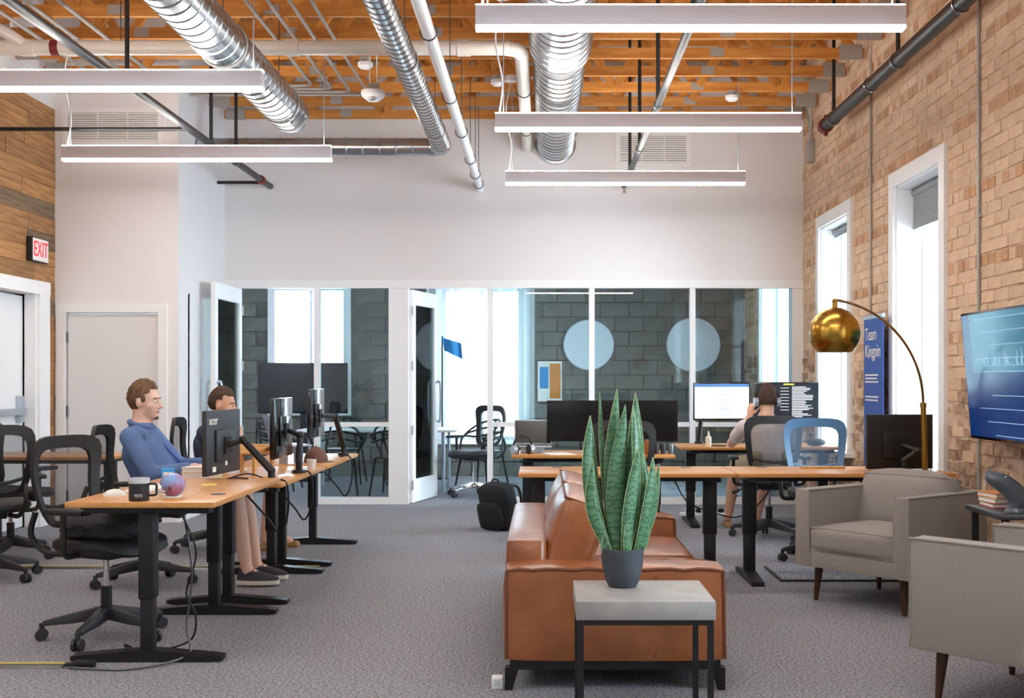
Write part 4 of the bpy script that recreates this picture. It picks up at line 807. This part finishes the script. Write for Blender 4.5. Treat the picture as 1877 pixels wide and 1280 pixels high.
# ================= meeting room
t = thing('meeting_table', 'white topped meeting table behind the glass', 'table', (-2.0, 14.5, 0)); B().bx(-.95, .95, -.5, .5, .72, .75).ob('table_top', 'tabletop', t, bevel=.004)
for x in (-.8, .8):
    for y in (-.4, .4): B().cyl((x, y, 0), (x, y, .72), .022).ob('leg', 'silver', t)
def wirechair(label, loc, rz):
    t = thing('wire_chair', label, 'chair', loc, rz, 'black looped meeting chairs')
    for x in (-1, 1):
        for y in (-1, 1): B().cyl((x*.2, y*.17, .44), (x*.25, y*.24, 0), .017, .011, 10).ob('leg', 'black', t)
    rings = []
    for z, k in ((.425, .85), (.44, 1), (.455, .97), (.458, .5)): rings.append([(.235*k*math.copysign(abs(math.cos(a))**.7, math.cos(a)), .215*k*math.copysign(abs(math.sin(a))**.7, math.sin(a)), z) for a in [2*PI*q/24 for q in range(24)]])
    B().loft(rings).ob('seat', 'black', t)
    for h, d, w in ((.84, -.2, .2), (.76, -.23, .26), (.68, -.22, .24)):
        B().tube(bez([(-.24, .18, .45), (-.29, .1, .62), (-w-.02, -.1, h-.06), (0, d-.04, h), (w+.02, -.1, h-.06), (.29, .1, .62), (.24, .18, .45)], 6), .013, 8).ob('back_loop', 'black', t)
    B().tube(bez([(-.12, -.2, .45), (-.1, -.25, .6), (-.05, -.24, .83)], 5), .012).tube(bez([(.12, -.2, .45), (.1, -.25, .6), (.05, -.24, .83)], 5), .012).ob('back_stay', 'black', t)
for x, y, rz, l in ((-2.42, 13.7, .15, 'black looped chair with its back to the glass, beside the mullion'), (-1.72, 13.74, -.2, 'black looped chair with its back to the glass, beside the white post'), (-3.25, 14.4, -PI/2, 'black looped chair at the end of the meeting table below the television'), (-2.6, 15.35, PI, 'black looped chair across the meeting table, under the far window'), (-1.8, 15.25, PI+.2, 'black looped chair across the meeting table by the curtain'), (-.78, 14.9, 2.2, 'black looped chair beside the chrome based chair in the open doorway')): wirechair(l, (x, y, 0), rz)
cc = dup(c0, 'black chair with silver base inside the meeting room doorway', (-.8, 13.6, 0), 2.4)
for ch in COL.objects:
    if ch.parent == cc and ch.name.split('.')[0] in ('base_arm', 'gas_sleeve'): ch.data = ch.data.copy(); ch.data.materials.clear(); ch.data.materials.append(MT['chrome'])
cc2 = dup(c0, 'black mesh swivel chair inside the meeting room behind the very wide monitor', (.75, 14.2, 0), 2.9)
t = thing('television', 'dark television on a floor stand in front of the far window', 'television', (-3.23, 15.75, 0)); B().bx(-.6, .6, -.03, .03, .9, 1.58).ob('housing', 'blackgloss', t, bevel=.005); B().bx(-.58, .58, -.033, -.03, .92, 1.56).ob('screen', 'screenoff', t); B().bx(-.04, .04, .03, .08, .02, 1.3).ob('post', 'black', t); B().bx(-.35, .35, -.2, .25, 0, .025).ob('foot', 'black', t, bevel=.005)
for x, r, l in ((.633, .35, 'round pale acoustic panel on the block wall near the curtain'), (2.1, .375, 'round pale acoustic panel on the block wall near the brick')):
    t = thing('acoustic_panel', l, 'panel', (x, YC-.045, 1.84)); q = M4.Rotation(PI/2, 4, 'X'); B().lathe([(0, .02), (r-.01, .02), (r, .012), (r, -.02), (0, -.02)], 48, q).ob('disc', 'disc', t); B().tube([(r*math.cos(a), 0, r*math.sin(a)) for a in [2*PI*k/48 for k in range(48)]], .008, 6, True).ob('rim', 'silver', t)
t = thing('flag', 'blue fringed flag on a black pole inside the meeting room', 'flag', (-1.38, 16.0, 0)); B().cyl((0, 0, 0), (0, 0, 1.95), .01).cyl((0, 0, 0), (0, 0, .02), .12).ob('pole', 'black', t)
B().loft([[(.0+.26*k/10, -.02+.03*math.sin(k*.9), 1.93-.008*k), (.03+.25*k/10, -.02+.04*math.sin(k*.9+.3), 1.75-.012*k)] for k in range(11)], False, False).ob('cloth', 'bluecloth', t)
for k in range(10): B().cyl((.04+.025*k, -.02, 1.74-.012*k), (.045+.025*k, -.02, 1.69-.012*k), .003, n=5).ob('fringe', 'paper', t)
t = thing('poster', 'small orange and white poster on the block wall beside the curtain', 'poster', (.09, YC-.035, 1.33)); B().bx(-.17, .17, -.008, .008, -.28, .28).ob('sheet', 'paper', t); B().bx(.0, .15, -.01, -.008, -.24, .25).ob('orange_panel', 'orange', t); B().bx(-.14, -.02, -.01, -.008, -.1, .2).ob('blue_panel', 'bluecloth', t)
# ================= people
def head_prims(b, m):
    P = lambda x, y, z: m @ V((x, y, z))
    q = m.to_euler()
    b.sph(P(-.008, 0, .03), (.1, .076, .098), q, 24); b.sph(P(.03, 0, -.035), (.064, .06, .085), q, 20); b.sph(P(.066, 0, -.098), (.024, .026, .02), q, 14); b.sph(P(.035, 0, -.08), (.05, .048, .04), q, 16)
    b.cap(P(.088, 0, .012), .010, P(.115, 0, -.033), .0125, 10); b.sph(P(.1, .012, -.036), .009); b.sph(P(.1, -.012, -.036), .009); b.cap(P(.083, -.032, .024), .014, P(.083, .032, .024), .014, 10)
    b.cap(P(.082, -.017, -.068), .01, P(.082, .017, -.068), .01, 8); b.cap(P(.06, -.042, -.02), .02, P(.05, -.05, -.03), .02, 8); b.cap(P(.06, .042, -.02), .02, P(.05, .05, -.03), .02, 8)
    for s in (-1, 1): b.sph(P(-.012, s*.079, -.008), (.02, .011, .032), q, 14)
def face_parts(par, m, hairmat, hairfn, beard=False):
    P = lambda x, y, z: m @ V((x, y, z)); q = m.to_euler()
    for s in (-1, 1):
        e = B().sph(P(.078, s*.031, .0), .0125, q).ob('eye', 'eyewhite', par); B().sph(P(.0865, s*.032, .0), (.0055, .006, .006), q).ob('iris', 'iris', e)
        B().tube([P(.095, s*.014, .022), P(.094, s*.03, .028), P(.078, s*.05, .022)], .004, 6).ob('eyebrow', hairmat, par)
    B().cap(P(.09, -.016, -.0675), .0055, P(.09, .016, -.0675), .0055, 8).ob('mouth', 'lips', par)
    hb = bmesh.new(); bmesh.ops.create_uvsphere(hb, u_segments=56, v_segments=40, radius=1, matrix=M4())
    rr = random.Random(3)
    bmesh.ops.delete(hb, geom=[f for f in hb.faces if not hairfn(*(lambda c: (c.x, c.y, c.z))(f.calc_center_median()))], context='FACES')
    for v in hb.verts:
        x, y, z = v.co; k = 1.0+.03*math.sin(17*x+9*z)*math.sin(15*y+4*z)+rr.uniform(-.025, .03); top = max(0, z)
        v.co = P(-.008+.104*k*x+(.012*top*top if x > 0 else 0), .081*k*y, .03+(.102+.018*top)*k*z)
    bb = B(); bb.b.free(); bb.b = hb; o = bb.ob('hair', hairmat, par); md = o.modifiers.new('t', 'SOLIDIFY'); md.thickness = .012; md.offset = -.6
    if beard: B().sph(P(.074, 0, -.104), (.02, .02, .014), q).ob('beard', hairmat, par)
def hand(b, w, d, n, side, curl=.5, sc=1.):
    """w wrist, d pointing direction, n back-of-hand normal, side: where the thumb sits along d x n"""
    w, d, n = V(w), V(d).normalized(), V(n).normalized(); s = d.cross(n).normalized()*side
    b.cap(w, .024*sc, w+d*.05*sc, .026*sc, 10); b.cap(w+d*.045*sc-s*.022*sc, .014*sc, w+d*.085*sc-s*.026*sc, .013*sc, 10); b.cap(w+d*.045*sc+s*.02*sc, .015*sc, w+d*.09*sc+s*.024*sc, .014*sc, 10)
    for k, (o, L) in enumerate(((.03, .072), (.0105, .08), (-.0095, .074), (-.029, .058))):
        p = w+d*.09*sc+s*o*sc; a = curl*.7
        for j, (f, r) in enumerate(((.45, .0088), (.32, .0078), (.23, .007))):
            dd = (d*math.cos(a)-n*math.sin(a)).normalized(); p2 = p+dd*L*f*sc; b.cap(p, r*sc, p2, r*.93*sc, 8); p = p2; a += curl
    p = w+d*.03*sc+s*.024*sc; p2 = p+(d*.6+s*.8-n*.25).normalized()*.04*sc; b.cap(p, .012*sc, p2, .0105*sc, 8); b.cap(p2, .0105*sc, p2+(d*.9+s*.25-n*.3).normalized()*.032*sc, .009*sc, 8)
def shoe(par, heel, d, mt='shoe', sole='sole', L=.28):
    h = V(heel); d = V((d[0], d[1], 0)).normalized(); s = V((-d.y, d.x, 0)); o = bpy.data.objects.new('tmp', None)
    def ring(z, k, x0, x1, top=0): return [h+d*(x0+(x1-x0)*(.5-.5*math.cos(a)))+s*(.047*k*math.sin(a)*(.82+.3*(.5-.5*math.cos(a))))+V((0, 0, z+top*max(0, math.cos(a)))) for a in [2*PI*q/24 for q in range(24)]]
    bpy.data.objects.remove(o)
    u = B().loft([ring(.022, 1, .0, L), ring(.045, .98, .005, L*.98), ring(.065, .85, .01, L*.8), ring(.085, .7, .015, L*.5), ring(.1, .62, .012, L*.38)]).ob('shoe', mt, par)
    B().loft([ring(0, .98, .0, L), ring(.012, 1.06, -.004, L+.005), ring(.026, 1.03, -.003, L+.003)]).ob('sole', sole, u)
    b = B()
    for k in range(3): c = h+d*(L*.42+.022*k)+V((0, 0, .092-.012*k)); b.tube([c-s*.025, c+V((0, 0, .006)), c+s*.025], .0035, 6)
    if mt == 'shoe': b.ob('laces', 'black', u)
    else: b.b.free()
    return u
def person(label, J, fw, shirt, shorts, skin, hairmat, hairfn, sleeve, collar=False, beard=False, footwear='shoe', headtilt=0., hands=()):
    """J: joints in place; fw: facing angle"""
    t = thing('person', label, 'person', (J['pelvis'][0], J['pelvis'][1], 0)); off = -V((J['pelvis'][0], J['pelvis'][1], 0))
    J = {k: V(v)+off for k, v in J.items()}; f = V((math.cos(fw), math.sin(fw), 0)); s = V((-math.sin(fw), math.cos(fw), 0))     # s: the person's left
    hm = M4.Translation(J['head']) @ M4.Rotation(fw, 4, 'Z') @ M4.Rotation(headtilt, 4, 'Y')
    b = B(); head_prims(b, hm)
    b.cap(hm @ V((-.02, 0, -.06)), .056, J['neck'], .062, 16); b.cap(J['neck'], .075, J['chest'], .12, 16); b.cap(J['chest'], .125, J['pelvis'], .13, 16)
    for k, sg in (('L', 1), ('R', -1)):
        sh, el, wr = J['sh'+k], J['el'+k], J['wr'+k]; b.cap(J['neck']-V((0, 0, .04)), .06, sh, .056); b.cap(sh, .052, el, .042); b.cap(el, .042, el.lerp(wr, .35), .044); b.cap(el.lerp(wr, .35), .044, wr, .027)
        hp = J['pelvis']+s*sg*.09; kn, an = J['kn'+k], J['an'+k]; b.cap(hp, .09, kn, .06); b.cap(kn, .058, kn.lerp(an, .3), .058); b.cap(kn.lerp(an, .3), .058, an, .036); b.cap(an, .036, an+f*.1-V((0, 0, .045)), .03)
    for w, d, n, sd, cu in hands: hand(b, J[w], d, n, sd, cu)
    fuse(b, 'body', skin, t, .0085, 4)
    face_parts(t, hm, hairmat, hairfn, beard)
    c = B(); c.cap(J['neck']-V((0, 0, .03)), .088, J['chest'], .145, 18); c.cap(J['chest'], .145, J['pelvis']+V((0, 0, .03)), .15, 18)
    c.cap(J['chest']+s*.07, .105, J['pelvis']+s*.05+V((0, 0, .06)), .11); c.cap(J['chest']-s*.07, .105, J['pelvis']-s*.05+V((0, 0, .06)), .11)
    for k in 'LR':
        sh, el, wr = J['sh'+k], J['el'+k], J['wr'+k]; c.cap(J['neck']-V((0, 0, .06)), .07, sh, .068); 
        if sleeve == 'long': c.cap(sh, .068, el, .058); c.cap(el, .058, el.lerp(wr, .8), .043)
        else: c.cap(sh, .068, sh.lerp(el, .6), .066)
    st = fuse(c, 'shirt', shirt, t, .011, 5)
    if collar:
        nk = J['neck']; up = (hm @ V((-.02, 0, -.06))-nk).normalized()
        B().tube([nk+up*.005+(f*math.cos(a)+s*math.sin(a))*.075-up*.02*math.cos(a) for a in [.25+(2*PI-.5)*q/20 for q in range(21)]], .018, 8).ob('collar', shirt, st)
        B().tube([nk+f*.07-V((0, 0, .03)), J['chest']+f*.152+V((0, 0, .03)), J['pelvis']+f*.158+V((0, 0, .14))], .006, 6).ob('button_band', 'bluebanner' if shirt == 'shirtblue' else shirt, st)
    g = B(); g.cap(J['pelvis']+s*.06+V((0, 0, .03)), .13, J['pelvis']-s*.06+V((0, 0, .03)), .13)
    for k, sg in (('L', 1), ('R', -1)): hp = J['pelvis']+s*sg*.09; g.cap(hp, .108, hp.lerp(J['kn'+k], .86), .085)
    fuse(g, 'shorts', shorts, t, .012, 4)
    for k in 'LR':
        a = J['an'+k]; d = f if 'toe'+k not in J else J['toe'+k]-a
        if footwear == 'shoe': shoe(t, (a.x-.07*d.normalized().x, a.y-.07*d.normalized().y, a.z-.085), d)
        else:
            dn = V((d.x, d.y, 0)).normalized(); B().cap(V((a.x, a.y, a.z-.068))-dn*.06, .03, V((a.x, a.y, a.z-.07))+dn*.15, .034, 12).ob('sandal', 'sandal', t)
    return t
def hair_short(x, y, z):            # unit-sphere position on the skull: hairline in front, above the ears, down to the nape
    if x > .25: return z > .42+.1*abs(y)
    if x > -.25: return z > (.05 if abs(y) < .6 else .12)
    return z > -.62
def hair_full(x, y, z):
    if x > .55: return z > .5
    if x > .3: return z > .2
    if x > .12: return z > -.3
    if x > -.2: return z > .02
    return z > -.75
py = 7.72
person('person in a blue buttoned shirt seated typing at the desk row', dict(pelvis=(-2.52, py, .63), chest=(-2.625, py, .86), neck=(-2.645, py, 1.045), head=(-2.625, py, 1.2), shR=(-2.655, py-.185, .975), shL=(-2.645, py+.185, .975), elR=(-2.50, py-.24, .735), elL=(-2.47, py+.23, .76), wrR=(-2.25, py-.14, .782), wrL=(-2.22, py+.12, .79),
    knR=(-2.0, py-.1, .58), knL=(-2.0, py+.12, .58), anR=(-1.93, py-.08, .1), anL=(-1.92, py+.13, .1)), 0, 'shirtblue', 'shortsgrey', 'skinpale', 'hairbrown', hair_full, 'long', True, True, hands=(('wrR', (1, .1, -.12), (0, 0, 1), 1, .35), ('wrL', (1, -.1, -.12), (0, 0, 1), -1, .35)))
py = 9.3
person('person in a dark tee resting a hand against the mouth', dict(pelvis=(-2.6, py, .62), chest=(-2.63, py, .83), neck=(-2.6, py, 1.0), head=(-2.545, py, 1.145), shR=(-2.63, py-.185, .93), shL=(-2.62, py+.185, .93), elR=(-2.42, py-.2, .77), elL=(-2.42, py+.2, .77), wrR=(-2.385, py-.1, .93), wrL=(-2.2, py+.1, .775),
    knR=(-2.12, py-.1, .57), knL=(-2.12, py+.12, .57), anR=(-2.2, py-.05, .09), anL=(-2.14, py+.14, .09)), 0, 'tee', 'shortsgrey', 'skin', 'hairdark', hair_short, 'short', footwear='sandal', headtilt=.08, hands=(('wrR', (-.25, .3, 1), (1, 0, .2), 1, .5), ('wrL', (1, -.1, -.12), (0, 0, 1), -1, .35)))
px, py = 1.93, 10.13
person('person with headphones seen from behind in a pale shirt', dict(pelvis=(px, py-.1, .62), chest=(px, py-.02, .84), neck=(px, py+.03, 1.02), head=(px+.015, py+.07, 1.165), shR=(px+.19, py, .94), shL=(px-.19, py, .94), elR=(px+.28, py+.2, .77), elL=(px-.27, py+.22, .79), wrR=(px+.27, py+.45, .78), wrL=(px-.125, py+.15, 1.02),
    knR=(px+.1, py+.4, .58), knL=(px-.2, py+.42, .58), anR=(px+.0, py+.5, .09), anL=(px-.24, py+.6, .09)), PI/2, 'shirtpale', 'shortskhaki', 'skin', 'hairdark', hair_short, 'short', headtilt=.05, footwear='sandal', hands=(('wrR', (.0, 1, -.15), (0, 0, 1), -1, .35), ('wrL', (.2, .1, 1), (-.6, -.6, 0), 1, .75)))
headphones('headphones with silver ear cups worn by the person in the pale shirt', (px+.015, py+.06, 1.175), 0, .103)
